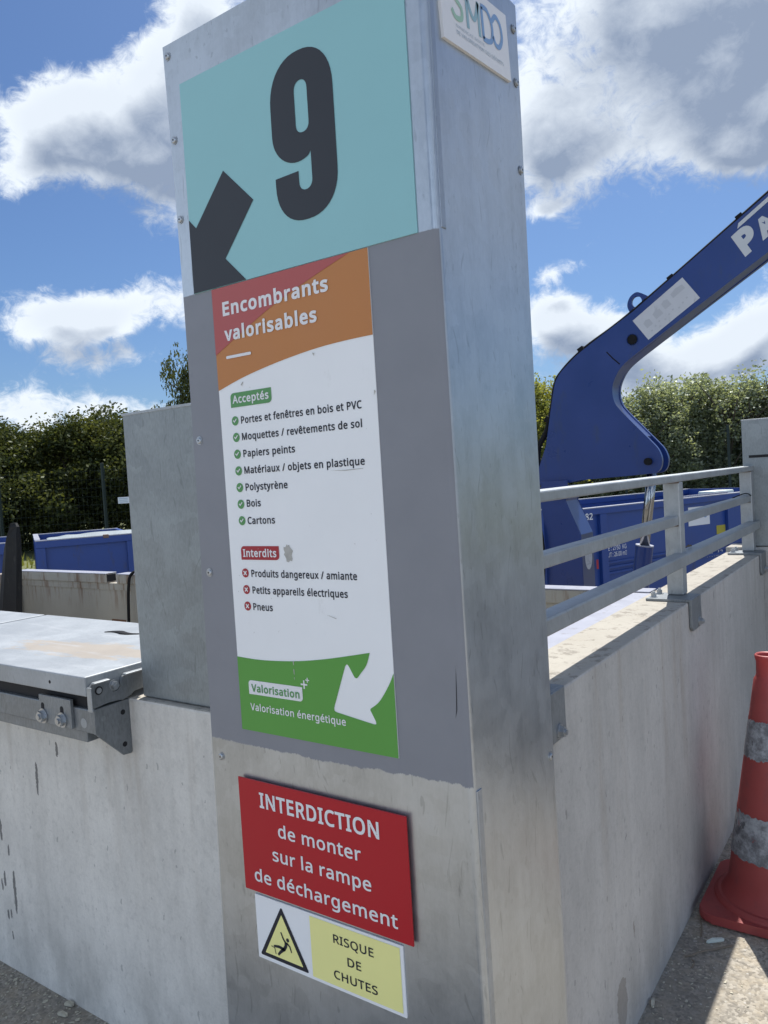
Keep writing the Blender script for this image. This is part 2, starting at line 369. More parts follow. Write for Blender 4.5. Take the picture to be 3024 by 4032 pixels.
# ------------------------------------------------------------------ objects
def link(o): COL.objects.link(o); return o
ORIG = {}
def thing(name, loc, label, cat, group=None):
    o = bpy.data.objects.new(name, None); link(o); o.location = loc; o.empty_display_size = .1
    ORIG[o.name] = Vector(loc)
    o['label'] = label; o['category'] = cat
    if group: o['group'] = group
    return o
def emit(name, me, material, parent=None, origin=(0, 0, 0), smooth=False):
    """world-space mesh -> object; a child keeps its root's origin"""
    org = ORIG[parent.name] if parent is not None else Vector(origin)
    me.transform(Matrix.Translation(-org))
    for m_ in (material if isinstance(material, (list, tuple)) else [material]): me.materials.append(m_)
    if smooth: me.polygons.foreach_set('use_smooth', [True]*len(me.polygons))
    o = bpy.data.objects.new(name, me); link(o)
    if parent is not None: o.parent = parent
    else: o.location = org
    ORIG[o.name] = org
    return o
def tag(o, label, cat, group=None, kind=None):
    if kind: o['kind'] = kind
    if label: o['label'] = label
    if cat: o['category'] = cat
    if group: o['group'] = group
    return o

class MB:
    def __init__(s): s.b = bmesh.new()
    def box(s, lo, hi, bev=0., seg=2, mi=0):
        vs = [s.b.verts.new((x, y, z)) for x in (lo[0], hi[0]) for y in (lo[1], hi[1]) for z in (lo[2], hi[2])]
        fs = [s.b.faces.new([vs[i] for i in q]) for q in ((0, 1, 3, 2), (4, 6, 7, 5), (0, 4, 5, 1), (2, 3, 7, 6), (0, 2, 6, 4), (1, 5, 7, 3))]
        for f in fs: f.material_index = mi
        if bev:
            es = list({e for f in fs for e in f.edges})
            bmesh.ops.bevel(s.b, geom=es, offset=bev, segments=seg, affect='EDGES', profile=.5, material=-1)
        return s
    def obox(s, c, ax, half, bev=0.):
        """oriented box: centre, three axes, half sizes"""
        c = Vector(c); vs = []
        for i in (-1, 1):
            for j in (-1, 1):
                for k in (-1, 1):
                    vs.append(s.b.verts.new(c+Vector(ax[0])*i*half[0]+Vector(ax[1])*j*half[1]+Vector(ax[2])*k*half[2]))
        fs = [s.b.faces.new([vs[i] for i in q]) for q in ((0, 1, 3, 2), (4, 6, 7, 5), (0, 4, 5, 1), (2, 3, 7, 6), (0, 2, 6, 4), (1, 5, 7, 3))]
        if bev:
            bmesh.ops.bevel(s.b, geom=list({e for f in fs for e in f.edges}), offset=bev, segments=2, affect='EDGES', profile=.5, material=-1)
        return s
    def prism(s, pts, fn0, fn1, bev=0.):
        """polygon pts (2D) mapped by two functions to the two ends"""
        a = [s.b.verts.new(fn0(*p)) for p in pts]; b = [s.b.verts.new(fn1(*p)) for p in pts]
        f0 = s.b.faces.new(a); f1 = s.b.faces.new(b[::-1])
        n = len(pts); sd = [s.b.faces.new((a[i], b[i], b[(i+1) % n], a[(i+1) % n])) for i in range(n)]
        if bev:
            es = list(set(f0.edges) | set(f1.edges))
            bmesh.ops.bevel(s.b, geom=es, offset=bev, segments=2, affect='EDGES', profile=.5, material=-1)
        return s
    def tube(s, pts, r, n=10, cap=True):
        pts = [Vector(p) for p in pts]; rs = r if isinstance(r, (list, tuple)) else [r]*len(pts)
        rings = []; up = None
        for i, p in enumerate(pts):
            t = (pts[min(i+1, len(pts)-1)]-pts[max(i-1, 0)]).normalized()
            if up is None: up = t.orthogonal().normalized()
            up = (up-t*up.dot(t)).normalized(); si = t.cross(up)
            rings.append([s.b.verts.new(p+(up*math.cos(k*math.tau/n)+si*math.sin(k*math.tau/n))*rs[i]) for k in range(n)])
        for a, b in zip(rings, rings[1:]):
            for k in range(n): s.b.faces.new((a[k], a[(k+1) % n], b[(k+1) % n], b[k]))
        if cap: s.b.faces.new(rings[0][::-1]); s.b.faces.new(rings[-1])
        return s
    def lathe(s, c, prof, n=48):
        """prof: (r, z) list, vertical axis through c"""
        rings = [[s.b.verts.new((c[0]+r*math.cos(k*math.tau/n), c[1]+r*math.sin(k*math.tau/n), z)) for k in range(n)] for r, z in prof]
        for a, b in zip(rings, rings[1:]):
            for k in range(n): s.b.faces.new((a[k], a[(k+1) % n], b[(k+1) % n], b[k]))
        return s
    def disc(s, c, nrm, r, h, n=16, dome=0.):
        nrm = Vector(nrm).normalized(); u = nrm.orthogonal().normalized(); v = nrm.cross(u); c = Vector(c)
        ring = lambda rr, hh: [s.b.verts.new(c+nrm*hh+(u*math.cos(k*math.tau/n)+v*math.sin(k*math.tau/n))*rr) for k in range(n)]
        L = [ring(r, 0), ring(r, h)] + ([ring(r*.7, h+dome)] if dome else [])
        for a, b in zip(L, L[1:]):
            for k in range(n): s.b.faces.new((a[k], a[(k+1) % n], b[(k+1) % n], b[k]))
        s.b.faces.new(L[-1]); return s
    def quad(s, *pts):
        s.b.faces.new([s.b.verts.new(p) for p in pts]); return s
    def mesh(s, fix=True):
        if fix: bmesh.ops.recalc_face_normals(s.b, faces=s.b.faces[:])
        me = bpy.data.meshes.new('m'); s.b.to_mesh(me); s.b.free(); return me
    def build(s, name, material, parent=None, origin=(0, 0, 0), smooth=False, fix=True):
        return emit(name, s.mesh(fix), material, parent, origin, smooth)

# flat print on a face: frame = (origin, u direction, up direction, normal)
class Face:
    def __init__(s, o, u, n, up=(0, 0, 1)): s.o = Vector(o); s.u = Vector(u); s.n = Vector(n); s.up = Vector(up)
    def __call__(s, a, b, off=0.): return s.o+s.u*a+s.up*b+s.n*off
LIFT = .0007
def curve_mesh(cu):
    ob = bpy.data.objects.new('tmp', cu); link(ob); dg = bpy.context.evaluated_depsgraph_get(); dg.update()
    me = bpy.data.meshes.new_from_object(ob.evaluated_get(dg))
    bpy.data.objects.remove(ob); bpy.data.curves.remove(cu); return me
def fill2d(loops):
    from mathutils.geometry import delaunay_2d_cdt
    vs, fs = [], []
    for lp in loops:
        ar = sum(p[0]*q[1]-q[0]*p[1] for p, q in zip(lp, lp[1:]+lp[:1]))
        lp = lp if ar > 0 else lp[::-1]
        fs.append(list(range(len(vs), len(vs)+len(lp)))); vs += [Vector((p[0]*100, p[1]*100)) for p in lp]
    v, e, f, ov, oe, of = delaunay_2d_cdt(vs, [], fs, 1, 1e-5)
    return [(p.x/100, p.y/100) for p in v], [t for t, o in zip(f, of) if len(o) % 2]      # holes lie in two loops
def flat(name, face, loops, material, parent, off):
    v, f = fill2d(loops)
    me = bpy.data.meshes.new('m'); me.from_pydata([face(x, y, off) for x, y in v], [], f)
    return emit(name, me, material, parent)
# letter outlines (width, loops as relative steps), capitals 573 units high
GLYPHS = {
    '.': (215, '61,18 11,-16 16,-10 19,-3 19,3 16,10 11,16 4,25 -4,26 -11,16 -16,9 -19,3 -19,-3 -16,-9 -11,-16 -3,-26'),
    '/': (298, '221,573 -213,-573 69,0 213,573'),
    '0': (459, '417,346 -7,53 -11,47 -27,58 -37,43 -48,26 -58,8 -62,-8 -48,-26 -36,-43 -25,-58 -10,-47 -7,-53 -2,-59 3,-58 6,-53 12,-47 26,-59 36,-43 48,-26 59,-9 47,5 40,15 33,25 27,33 19,42 14,51 6,38 3,41 1,45|111,336 4,44 6,37 16,46 22,32 31,20 39,6 39,-6 30,-20 22,-32 16,-46 7,-37 4,-44 1,-49 -1,-49 -4,-44 -7,-38 -16,-46 -22,-32 -30,-19 -39,-7 -39,7 -31,19 -22,33 -16,45 -6,38 -4,44 -1,49'),
    '1': (459, '285,573 -59,0 -155,-121 37,-47 61,50 15,12 12,10 23,22 -2,-29 -1,-31 0,-17 0,-22 0,-400 69,0'),
    '2': (459, '417,64 -289,0 0,3 119,118 41,42 36,40 29,38 22,39 14,41 5,43 -6,44 -16,38 -25,30 -34,22 -43,14 -49,5 -35,-3 -33,-6 -31,-11 -28,-13 -49,-35 38,-47 32,23 32,17 34,11 40,3 40,-6 33,-18 21,-30 7,-42 -4,-37 -12,-34 -19,-33 -26,-33 -33,-36 -40,-41 -150,-151 0,-59 379,0'),
    '3': (459, '384,495 -32,45 -35,23 -44,13 -55,5 -55,-5 -48,-13 -42,-19 -34,-23 36,-48 42,25 23,10 24,7 26,5 29,1 43,-5 33,-18 21,-27 7,-37 -4,-30 -12,-27 -21,-21 -27,-17 -36,-10 -43,-3 -57,0 0,-61 56,0 47,-2 39,-8 32,-13 23,-19 15,-26 4,-33 -8,-47 -26,-36 -45,-22 -66,-8 -39,3 -41,7 -40,12 -38,16 0,-66 36,-15 38,-9 40,-5 43,-2 48,2 42,8 35,12 42,26 30,34 17,42 6,47 -8,51 -26,41 -42,28 -60,15 0,4 33,9 30,15 23,21 18,25 11,31 3,36'),
    '5': (459, '169,348 -21,-3 -16,-3 14,166 227,0 0,65 -287,0 -22,-271 35,-22 21,4 26,4 27,3 24,1 65,-8 44,-22 26,-37 9,-49 -5,-39 -13,-31 -21,-24 -28,-17 -35,-10 -39,-3 -39,3 -40,7 -39,12 -31,16 0,-67 29,-13 36,-10 40,-6 43,-2 62,6 53,17 42,28 31,38 20,47 6,55 -6,49 -18,42 -28,33 -39,24 -47,15 -54,5'),
    '6': (459, '48,185 11,-52 18,-44 24,-35 29,-28 33,-19 36,-11 40,-4 52,6 45,17 36,29 27,38 16,47 6,55 -5,52 -16,43 -25,34 -33,25 -40,15 -47,5 -32,-2 -29,-6 -24,-11 -20,-13 -17,-17 -14,-18 -4,0 4,46 8,43 12,39 19,35 25,29 33,21 41,14 51,5 36,-3 33,-7 0,60 -15,4 -18,2 -38,2 -60,-5 -50,-14 -41,-23 -34,-29 -26,-36 -20,-41 -15,-44 -9,-47 -5,-48 -2,-49|210,55 -25,9 -21,15 -18,20 -13,22 -10,25 -6,26 -2,26 4,25 12,25 19,22 25,17 30,12 36,4 48,-8 35,-24 20,-38 7,-49 -8,-59 -23,-41 -36,-25 -46,-8'),
    '7': (459, '187,0 232,518 0,55 -384,0 0,-65 309,0 -235,-508'),
    '8': (459, '182,577 -41,-12 -34,-20 -27,-27 -17,-33 -5,-41 3,-33 10,-28 16,-25 20,-22 24,-20 27,-17 -30,-16 -29,-19 -24,-23 -19,-27 -13,-31 -4,-37 6,-45 16,-38 28,-30 37,-23 48,-13 57,-5 53,5 46,14 37,23 28,31 18,39 6,44 -5,37 -13,31 -20,26 -26,23 -30,20 -34,18 29,16 26,19 22,21 17,24 11,28 4,32 -5,42 -17,34 -26,27 -34,19 -42,12 -47,4|111,173 10,24 15,22 21,18 27,17 33,16 12,-5 35,-14 29,-16 24,-18 18,-20 11,-23 4,-26 -8,-40 -23,-32 -38,-21 -52,-7 -53,7 -38,21 -22,31 -8,38|270,518 32,-16 21,-26 7,-35 -3,-27 -10,-22 -15,-19 -20,-16 -24,-14 -26,-13 -53,27 -22,16 -16,18 -11,23 -3,27 7,35 21,26 33,16 40,6'),
    '9': (459, '413,388 -11,51 -18,44 -23,35 -29,27 -33,20 -37,12 -39,4 -52,-6 -44,-18 -37,-28 -27,-38 -17,-48 -6,-56 5,-51 16,-42 24,-34 33,-25 40,-16 46,-5 33,2 29,7 24,10 20,14 17,16 14,18 5,0 -4,-46 -8,-43 -12,-39 -19,-35 -25,-28 -33,-22 -41,-14 -52,-4 -37,3 -33,7 0,-60 15,-4 20,-2 37,-2 60,5 51,14 41,22 34,30 26,36 21,40 14,44 9,48 5,48 2,49|252,518 25,-10 21,-15 17,-19 13,-23 10,-25 6,-26 2,-26 -4,-25 -12,-24 -19,-22 -25,-18 -30,-12 -36,-4 -49,8 -34,24 -20,38 -7,49 8,59 24,41 36,25 45,8'),
    ':': (215, '61,18 11,-16 16,-10 19,-3 19,3 16,10 11,16 4,25 -4,26 -11,16 -16,9 -19,3 -19,-3 -16,-9 -11,-16 -3,-26|61,362 11,-17 16,-10 19,-3 19,3 16,10 11,17 4,25 -4,25 -11,17 -16,9 -19,3 -19,-3 -16,-9 -11,-17 -3,-25'),
    'A': (512, '512,0 -223,575 -65,0 -224,-575 73,0 68,177 227,0 69,-177|346,241 -181,0 65,174 8,23 9,30 8,32 4,-11 4,-16 11,-35 5,-14 3,-9'),
    'B': (521, '78,573 0,-573 201,0 58,5 48,14 40,23 29,32 18,41 6,48 -4,40 -13,33 -20,25 -26,18 -31,13 -34,8 0,4 32,9 27,15 22,19 15,24 10,28 3,32 -6,47 -19,37 -30,26 -43,17 -54,11 -66,4|150,329 0,182 95,0 63,-5 43,-16 25,-27 8,-40 -7,-41 -20,-30 -39,-17 -62,-6|260,269 47,-3 37,-10 26,-15 18,-20 10,-24 3,-29 -7,-43 -23,-34 -41,-23 -65,-7 -115,0 0,208'),
    'C': (507, '360,515 34,-7 31,-11 28,-11 29,61 -34,14 -39,11 -42,6 -43,3 -63,-6 -55,-16 -47,-25 -39,-35 -31,-43 -22,-50 -10,-37 -6,-40 -2,-42 3,-57 10,-52 16,-47 23,-41 29,-34 36,-28 42,-20 49,-12 55,-4 44,1 37,5 34,7 33,10 0,63 -66,-16 -35,-5 -37,-2 -60,7 -49,21 -38,34 -28,47 -12,36 -7,41 -3,45 4,51 10,46 16,40 23,33 28,26 35,20 39,11 43,4'),
    'D': (585, '533,350 -12,51 -19,45 -26,38 -33,32 -39,24 -45,18 -50,11 -55,4 -176,0 0,-573 159,0 60,4 54,11 48,18 40,25 35,33 27,40 20,46 12,54 3,61|454,220 -20,-56 -32,-45 -45,-32 -58,-19 -71,-6 -78,0 0,449 94,0 64,-6 53,-18 43,-30 31,-42 14,-36 8,-42 3,-48'),
    'E': (446, '398,63 -248,0 0,205 233,0 0,62 -233,0 0,179 248,0 0,64 -320,0 0,-573 320,0'),
    'G': (584, '326,238 126,0 0,-170 -48,-9 -29,-3 -35,-1 -48,3 -41,10 -35,16 -41,35 -29,47 -12,36 -7,41 -3,43 3,46 9,41 14,36 31,46 44,34 34,16 39,9 44,3 40,-2 39,-7 36,-11 32,-13 27,63 -38,14 -41,11 -45,6 -46,3 -60,-4 -53,-13 -47,-20 -41,-27 -34,-35 -27,-40 -19,-47 -12,-52 -4,-57 3,-57 11,-53 18,-46 24,-41 31,-34 37,-27 44,-20 50,-12 56,-4 57,2 51,5 47,9 46,14 0,280 -198,0'),
    'H': (594, '516,573 -73,0 0,-243 -293,0 0,243 -72,0 0,-573 72,0 0,267 293,0 0,-267 73,0'),
    'I': (272, '239,42 -67,15 0,458 67,16 0,42 -207,0 0,-42 67,-16 0,-458 -67,-15 0,-42 207,0'),
    'K': (496, '261,323 227,250 -85,0 -154,-174 -50,-54 -49,-55 0,283 -72,0 0,-573 72,0 0,222 59,51 202,-273 85,0'),
    'L': (420, '400,0 0,64 -250,0 0,509 -72,0 0,-573'),
    'M': (727, '390,0 191,501 3,0 -1,-19 -2,-22 -2,-52 -1,-56 0,-352 72,0 0,573 -106,0 -180,-470 -3,0 -177,470 -106,0 0,-573 66,0 0,347 0,60 -2,54 -2,23 -1,18 3,0 188,-502'),
    'N': (609, '532,573 -68,0 0,-324 2,-56 2,-56 1,-22 1,-16 -3,0 -306,474 -83,0 0,-573 66,0 0,320 -1,58 -2,54 -2,23 -1,21 3,0 306,-476 85,0'),
    'O': (626, '574,344 -10,52 -17,46 -23,41 -29,34 -36,28 -42,20 -48,12 -55,4 -56,-4 -50,-12 -42,-20 -36,-28 -30,-35 -22,-40 -16,-46 -10,-52 -3,-56 2,-43 5,-41 9,-37 20,-51 29,-43 37,-34 45,-26 55,-16 63,-5 61,5 53,16 45,25 37,35 30,43 21,50 9,38 6,40 1,43|127,333 7,41 11,37 26,46 36,33 48,21 59,7 59,-7 48,-20 35,-34 25,-46 15,-57 5,-67 -2,-46 -7,-41 -11,-37 -25,-46 -36,-34 -47,-21 -59,-7 -59,7 -48,21 -36,34 -26,46 -11,37 -7,41 -2,46'),
    'P': (485, '78,573 0,-573 72,0 0,223 66,0 59,4 49,11 40,17 31,23 22,28 16,30 8,34 3,34 -5,50 -18,41 -28,33 -41,25 -55,15 -68,5|289,504 45,-20 27,-35 9,-48 -5,-38 -13,-29 -22,-23 -32,-15 -40,-8 -50,-3 -58,0 0,226 73,0'),
    'Q': (626, '574,344 -10,52 -17,46 -23,41 -29,34 -36,28 -42,20 -48,12 -55,4 -56,-4 -50,-12 -42,-20 -36,-28 -30,-35 -22,-40 -16,-46 -10,-52 -3,-56 2,-43 5,-41 9,-37 20,-51 29,-43 37,-34 45,-26 55,-16 63,-5 10,0 10,1 110,-129 104,0 -137,142 50,24 42,34 32,44 24,52 10,40 6,42 2,45|127,333 7,41 11,37 26,46 36,33 48,21 59,7 59,-7 48,-20 35,-34 25,-46 15,-57 5,-67 -2,-46 -7,-41 -11,-37 -25,-46 -36,-34 -47,-21 -59,-7 -59,7 -48,21 -36,34 -26,46 -11,37 -7,41 -2,46'),
    'R': (499, '78,573 0,-573 72,0 0,237 114,0 139,-237 84,0 -157,257 28,12 27,16 23,21 19,28 13,34 4,42 -5,50 -17,40 -29,32 -40,23 -52,13 -65,5|275,507 35,-7 26,-14 19,-19 11,-27 4,-33 -8,-48 -24,-34 -42,-21 -60,-6 -86,0 0,212 82,0'),
    'S': (440, '398,194 -13,34 -23,27 -30,24 -39,20 -47,19 -42,17 -32,16 -23,16 -16,19 -9,21 -3,27 3,23 9,21 15,16 21,13 27,8 33,2 37,-2 36,-7 34,-9 30,-12 23,62 -34,13 -37,10 -42,6 -45,3 -51,-5 -44,-13 -37,-21 -28,-29 -17,-36 -6,-42 2,-32 7,-28 12,-24 16,-21 21,-19 25,-17 30,-15 35,-14 46,-18 35,-17 25,-17 16,-19 9,-21 3,-26 -3,-27 -11,-22 -18,-19 -25,-13 -33,-9 -39,-2 -45,2 -43,8 -40,11 -32,12 0,-69 20,-8 22,-7 54,-9 61,-3 59,5 50,14 41,24 30,31 18,40 7,47'),
    'T': (446, '259,509 178,0 0,64 -429,0 0,-64 179,0 0,-509 72,0'),
    'U': (586, '513,573 -71,0 0,-371 -4,-41 -11,-35 -20,-30 -28,-23 -37,-14 -48,-4 -66,9 -46,29 -28,46 -10,62 0,372 -72,0 0,-369 6,-60 19,-51 31,-43 43,-32 54,-20 65,-6 48,3 42,9 36,16 43,32 30,43 18,51 6,56'),
    'V': (481, '405,573 -128,-366 -15,-46 -12,-42 -9,-39 -10,39 -11,41 -16,45 -129,368 -75,0 204,-573 73,0 204,573'),
    'X': (470, '276,300 177,273 -76,0 -141,-225 -141,225 -80,0 178,-275 -190,-298 76,0 154,249 152,-249 82,0'),
    'Y': (454, '79,573 -79,0 191,-354 0,-219 72,0 0,222 191,351 -78,0 -149,-282'),
    'a': (450, '190,434 -39,-8 -36,-12 -31,-14 22,-53 57,23 31,8 33,2 38,-5 28,-16 17,-29 6,-45 0,-26 -73,-2 -64,-6 -52,-13 -40,-19 -37,-43 -13,-57 4,-39 14,-32 20,-25 28,-17 33,-11 36,-3 34,2 28,5 24,10 21,13 19,18 19,21 3,0 14,-61 51,0 0,293 -9,65 -29,45 -29,19 -39,11 -48,4|315,210 0,-38 -9,-55 -27,-38 -41,-23 -50,-7 -31,4 -25,13 -17,21 -5,32 8,36 23,27 43,18 68,8'),
    'b': (493, '139,609 -71,0 0,-609 51,0 14,55 6,0 22,-24 28,-21 37,-13 46,-5 50,6 43,19 35,31 27,43 12,36 8,41 2,47 -5,68 -16,55 -27,43 -36,31 -43,19 -50,6 -46,-5 -37,-13 -28,-21 -22,-25 -4,0 1,16 2,21 1,51|311,368 37,-30 15,-32 10,-41 3,-49 -3,-50 -10,-40 -15,-33 -36,-32 -51,-10 -59,10 -37,32 -15,32 -8,40 -3,49 0,3 3,51 8,40 15,31 23,22 31,13 41,5'),
    'c': (385, '275,-7 29,5 24,7 23,10 0,63 -49,-18 -29,-5 -33,-2 -38,5 -30,13 -24,23 -17,32 -11,40 -3,47 3,50 11,40 17,32 24,23 32,13 40,5 23,-2 25,-4 24,-7 21,-7 21,59 -22,9 -27,7 -31,5 -33,2 -54,-6 -49,-17 -40,-30 -31,-43 -15,-37 -9,-43 -3,-49 3,-48 8,-42 14,-36 30,-42 40,-30 48,-17 54,-6'),
    'd': (493, '252,-6 27,7 24,10 20,13 17,16 14,18 4,0 10,-58 57,0 0,609 -71,0 0,-171 1,-14 1,-19 2,-18 1,-13 -5,0 -14,17 -17,16 -20,13 -23,9 -27,7 -32,2 -50,-6 -43,-19 -35,-32 -27,-43 -17,-56 -5,-68 5,-68 16,-55 27,-43 36,-31 43,-19 50,-6|181,61 -35,32 -16,32 -10,40 -3,48 3,47 10,40 16,34 35,34 50,11 60,-10 38,-33 14,-32 9,-41 3,-50 0,-13 -7,-65 -20,-47 -38,-28 -58,-9'),
    'e': (452, '181,431 -47,-20 -38,-33 -28,-45 -13,-36 -8,-40 -3,-45 3,-45 9,-41 14,-35 31,-43 42,-31 51,-19 57,-6 41,2 35,5 32,9 33,12 0,62 -33,-13 -32,-9 -34,-6 -39,-2 -57,10 -43,28 -27,47 -10,64 294,0 0,43 -5,55 -16,47 -26,39 -35,29 -43,18 -52,6|266,376 26,-12 20,-18 14,-24 9,-30 3,-35 -219,0 11,52 24,39 34,24 45,8'),
    'f': (276, '266,430 -108,0 0,28 4,44 13,30 22,18 31,6 34,-4 30,-8 18,55 -16,5 -20,5 -22,3 -25,1 -41,-4 -34,-12 -28,-20 -20,-30 -12,-40 -5,-50 0,-25 -75,-24 0,-33 75,0 0,-375 71,0 0,375 108,0'),
    'g': (493, '169,431 -43,-20 -35,-34 -26,-45 -16,-54 -5,-64 5,-65 16,-54 26,-44 35,-33 44,-20 51,-6 42,4 36,12 30,20 25,29 4,0 -1,-10 -1,-15 -1,-16 0,-12 0,-17 -8,-50 -23,-38 -38,-25 -49,-8 -46,2 -42,7 -38,11 -33,14 0,-65 32,-12 37,-9 41,-5 45,-1 60,5 48,15 37,26 26,37 16,46 5,56 0,437 -56,0 -10,-57 -4,0 -26,29 -32,20 -36,12 -40,4|270,374 32,-12 24,-22 17,-31 10,-42 3,-53 0,-17 -2,-36 -5,-30 -9,-26 -14,-20 -17,-16 -21,-11 -26,-6 -30,-2 -50,10 -36,32 -16,32 -10,41 -3,48 3,49 10,41 17,33 22,23 28,15 33,5'),
    'h': (496, '139,609 -71,0 0,-609 71,0 0,222 3,47 8,39 16,30 23,22 33,14 43,5 43,-7 30,-19 17,-32 6,-46 0,-275 70,0 0,280 -5,50 -13,40 -22,30 -31,21 -39,12 -48,4 -26,-2 -26,-6 -25,-9 -22,-13 -19,-16 -15,-21 -5,0 3,29 1,32'),
    'i': (207, '68,430 0,-430 71,0 0,430|88,588 -13,-8 -9,-14 -3,-20 3,-20 9,-14 13,-8 16,-3 15,3 14,8 9,14 3,20 -3,20 -9,14 -14,8 -15,3'),
    'j': (207, '56,-189 31,12 23,18 16,26 10,32 3,37 0,494 -71,0 0,-497 -4,-33 -13,-20 -19,-10 -23,-4 -28,2 -25,6 0,-57 26,-7 36,-2|66,526 9,-14 13,-8 16,-3 15,3 14,8 9,14 3,20 -3,20 -9,14 -14,8 -15,3 -16,-3 -13,-8 -9,-14 -3,-20'),
    'l': (207, '139,609 -71,0 0,-609 71,0'),
    'm': (750, '499,433 -38,-13 -34,-22 -25,-32 -4,0 -20,32 -29,22 -37,13 -46,5 -25,-2 -24,-5 -23,-9 -21,-13 -18,-17 -15,-21 -4,0 -11,59 -57,0 0,-430 71,0 0,223 2,46 9,39 14,30 21,22 30,14 38,5 28,-3 22,-9 17,-14 12,-20 7,-25 3,-31 0,-277 69,0 0,237 7,61 20,44 36,27 54,10 39,-7 27,-19 16,-32 5,-44 0,-277 70,0 0,280 -4,50 -12,41 -20,30 -46,28 -63,9'),
    'n': (496, '248,436 -26,-5 -24,-9 -23,-13 -19,-17 -16,-21 -4,0 -11,59 -57,0 0,-430 71,0 0,223 7,66 20,49 38,30 61,11 43,-7 30,-19 17,-32 6,-46 0,-275 70,0 0,280 -5,50 -13,41 -22,30 -30,20 -39,13 -47,4'),
    'o': (485, '439,261 -8,40 -14,35 -30,44 -40,32 -48,19 -55,7 -58,-7 -49,-19 -40,-32 -29,-44 -13,-35 -8,-40 -3,-45 4,-51 11,-44 18,-39 23,-31 29,-26 34,-18 37,-11 41,-4 44,4 39,11 35,18 29,26 23,31 17,39 10,44 4,51|120,263 10,40 17,32 38,33 57,11 40,-5 32,-15 24,-24 17,-32 10,-40 4,-47 -3,-47 -10,-41 -17,-33 -25,-24 -32,-15 -39,-5 -40,5 -31,15 -25,24 -17,33 -10,41 -3,47'),
    'p': (493, '240,436 -27,-7 -24,-10 -19,-14 -17,-16 -14,-18 -3,0 -10,59 -58,0 0,-622 71,0 0,176 -2,36 -1,19 -2,16 5,0 31,-31 20,-13 23,-10 28,-7 31,-2 50,6 43,19 36,32 26,44 12,36 8,41 2,46 -5,68 -16,55 -27,44 -36,30 -43,19 -49,6|311,367 37,-33 15,-32 10,-40 3,-45 -3,-46 -9,-40 -16,-33 -22,-26 -29,-16 -36,-5 -41,4 -32,15 -23,23 -15,33 -8,41 -3,49 0,13 3,46 10,38 15,29 23,20 31,12 39,5'),
    'q': (493, '354,-192 71,0 0,622 -56,0 -11,-59 -3,0 -22,26 -29,22 -37,14 -46,5 -49,-6 -43,-19 -36,-32 -26,-43 -13,-36 -7,-41 -3,-47 5,-68 17,-55 27,-43 35,-31 42,-19 49,-6 47,5 37,14 29,21 22,26 4,0 -3,-33 -1,-34|182,61 -36,32 -16,33 -10,39 -3,48 3,47 10,40 15,34 36,34 50,11 59,-10 38,-32 15,-32 9,-42 3,-50 0,-14 -3,-46 -10,-37 -15,-29 -23,-20 -32,-12 -39,-4'),
    'r': (331, '240,435 -26,-9 -23,-13 -21,-18 -18,-21 -15,-23 -3,0 -8,79 -58,0 0,-430 71,0 0,229 2,32 8,28 12,24 15,21 19,17 22,12 23,8 24,3 23,-2 23,-4 9,65 -24,4 -26,1'),
    's': (384, '344,150 -11,26 -19,21 -25,18 -32,16 -38,15 -37,15 -28,13 -21,12 -14,12 -8,14 -3,16 6,22 17,16 28,11 38,3 31,-2 30,-6 57,-19 24,56 -31,12 -33,9 -35,6 -38,2 -45,-3 -39,-10 -33,-17 -33,-36 -11,-48 4,-32 12,-26 19,-21 27,-17 32,-16 39,-16 38,-16 27,-13 20,-13 12,-13 7,-13 2,-16 -6,-26 -18,-20 -32,-13 -46,-4 -37,3 -37,8 -34,11 -28,12 0,-64 26,-11 31,-9 36,-5 41,-2 50,4 42,10 34,18 25,25 16,31 5,39'),
    't': (289, '185,54 -22,15 -14,24 -5,34 0,248 125,0 0,55 -125,0 0,98 -41,0 -28,-91 -62,-28 0,-34 61,0 0,-250 4,-46 13,-35 21,-24 26,-16 29,-9 33,-3 40,4 18,4 14,5 0,54 -12,-4 -15,-2 -33,-3'),
    'u': (496, '357,430 0,-224 -3,-46 -9,-39 -15,-30 -24,-22 -33,-14 -43,-4 -42,6 -30,19 -17,32 -6,45 0,277 -72,0 0,-282 5,-49 13,-40 22,-30 31,-21 39,-12 47,-4 27,2 26,5 25,9 23,12 19,16 16,21 3,0 11,-57 57,0 0,430'),
    'v': (407, '244,0 163,430 -75,0 -91,-254 -14,-38 -13,-42 -6,-18 -4,-15 -3,0 -3,15 -5,18 -13,41 -13,39 -92,254 -75,0 163,-430'),
    'x': (424, '14,0 80,0 119,172 117,-172 80,0 -157,220 149,210 -80,0 -109,-162 -111,162 -80,0 148,-210'),
    'y': (409, '174,-2 -22,-57 -10,-21 -12,-19 -14,-15 -17,-12 -20,-6 -23,-3 -26,2 -21,3 0,-56 25,-4 33,-2 39,4 32,12 27,20 23,26 19,33 17,38 185,489 -76,0 -88,-244 -21,-65 -9,-30 -6,-23 -4,0 -9,37 -12,39 -15,41 -93,245 -75,0'),
    '³': (481, '405,0 0,573 -330,0 0,-573|116,532 248,0 0,-491 -248,0'),
    'É': (446, '398,63 -248,0 0,205 233,0 0,62 -233,0 0,179 248,0 0,64 -320,0 0,-573 320,0|363,757 -85,0 -10,-19 -12,-21 -28,-43 -26,-36 0,-9 47,0 30,27 33,32 30,34 12,15 9,12'),
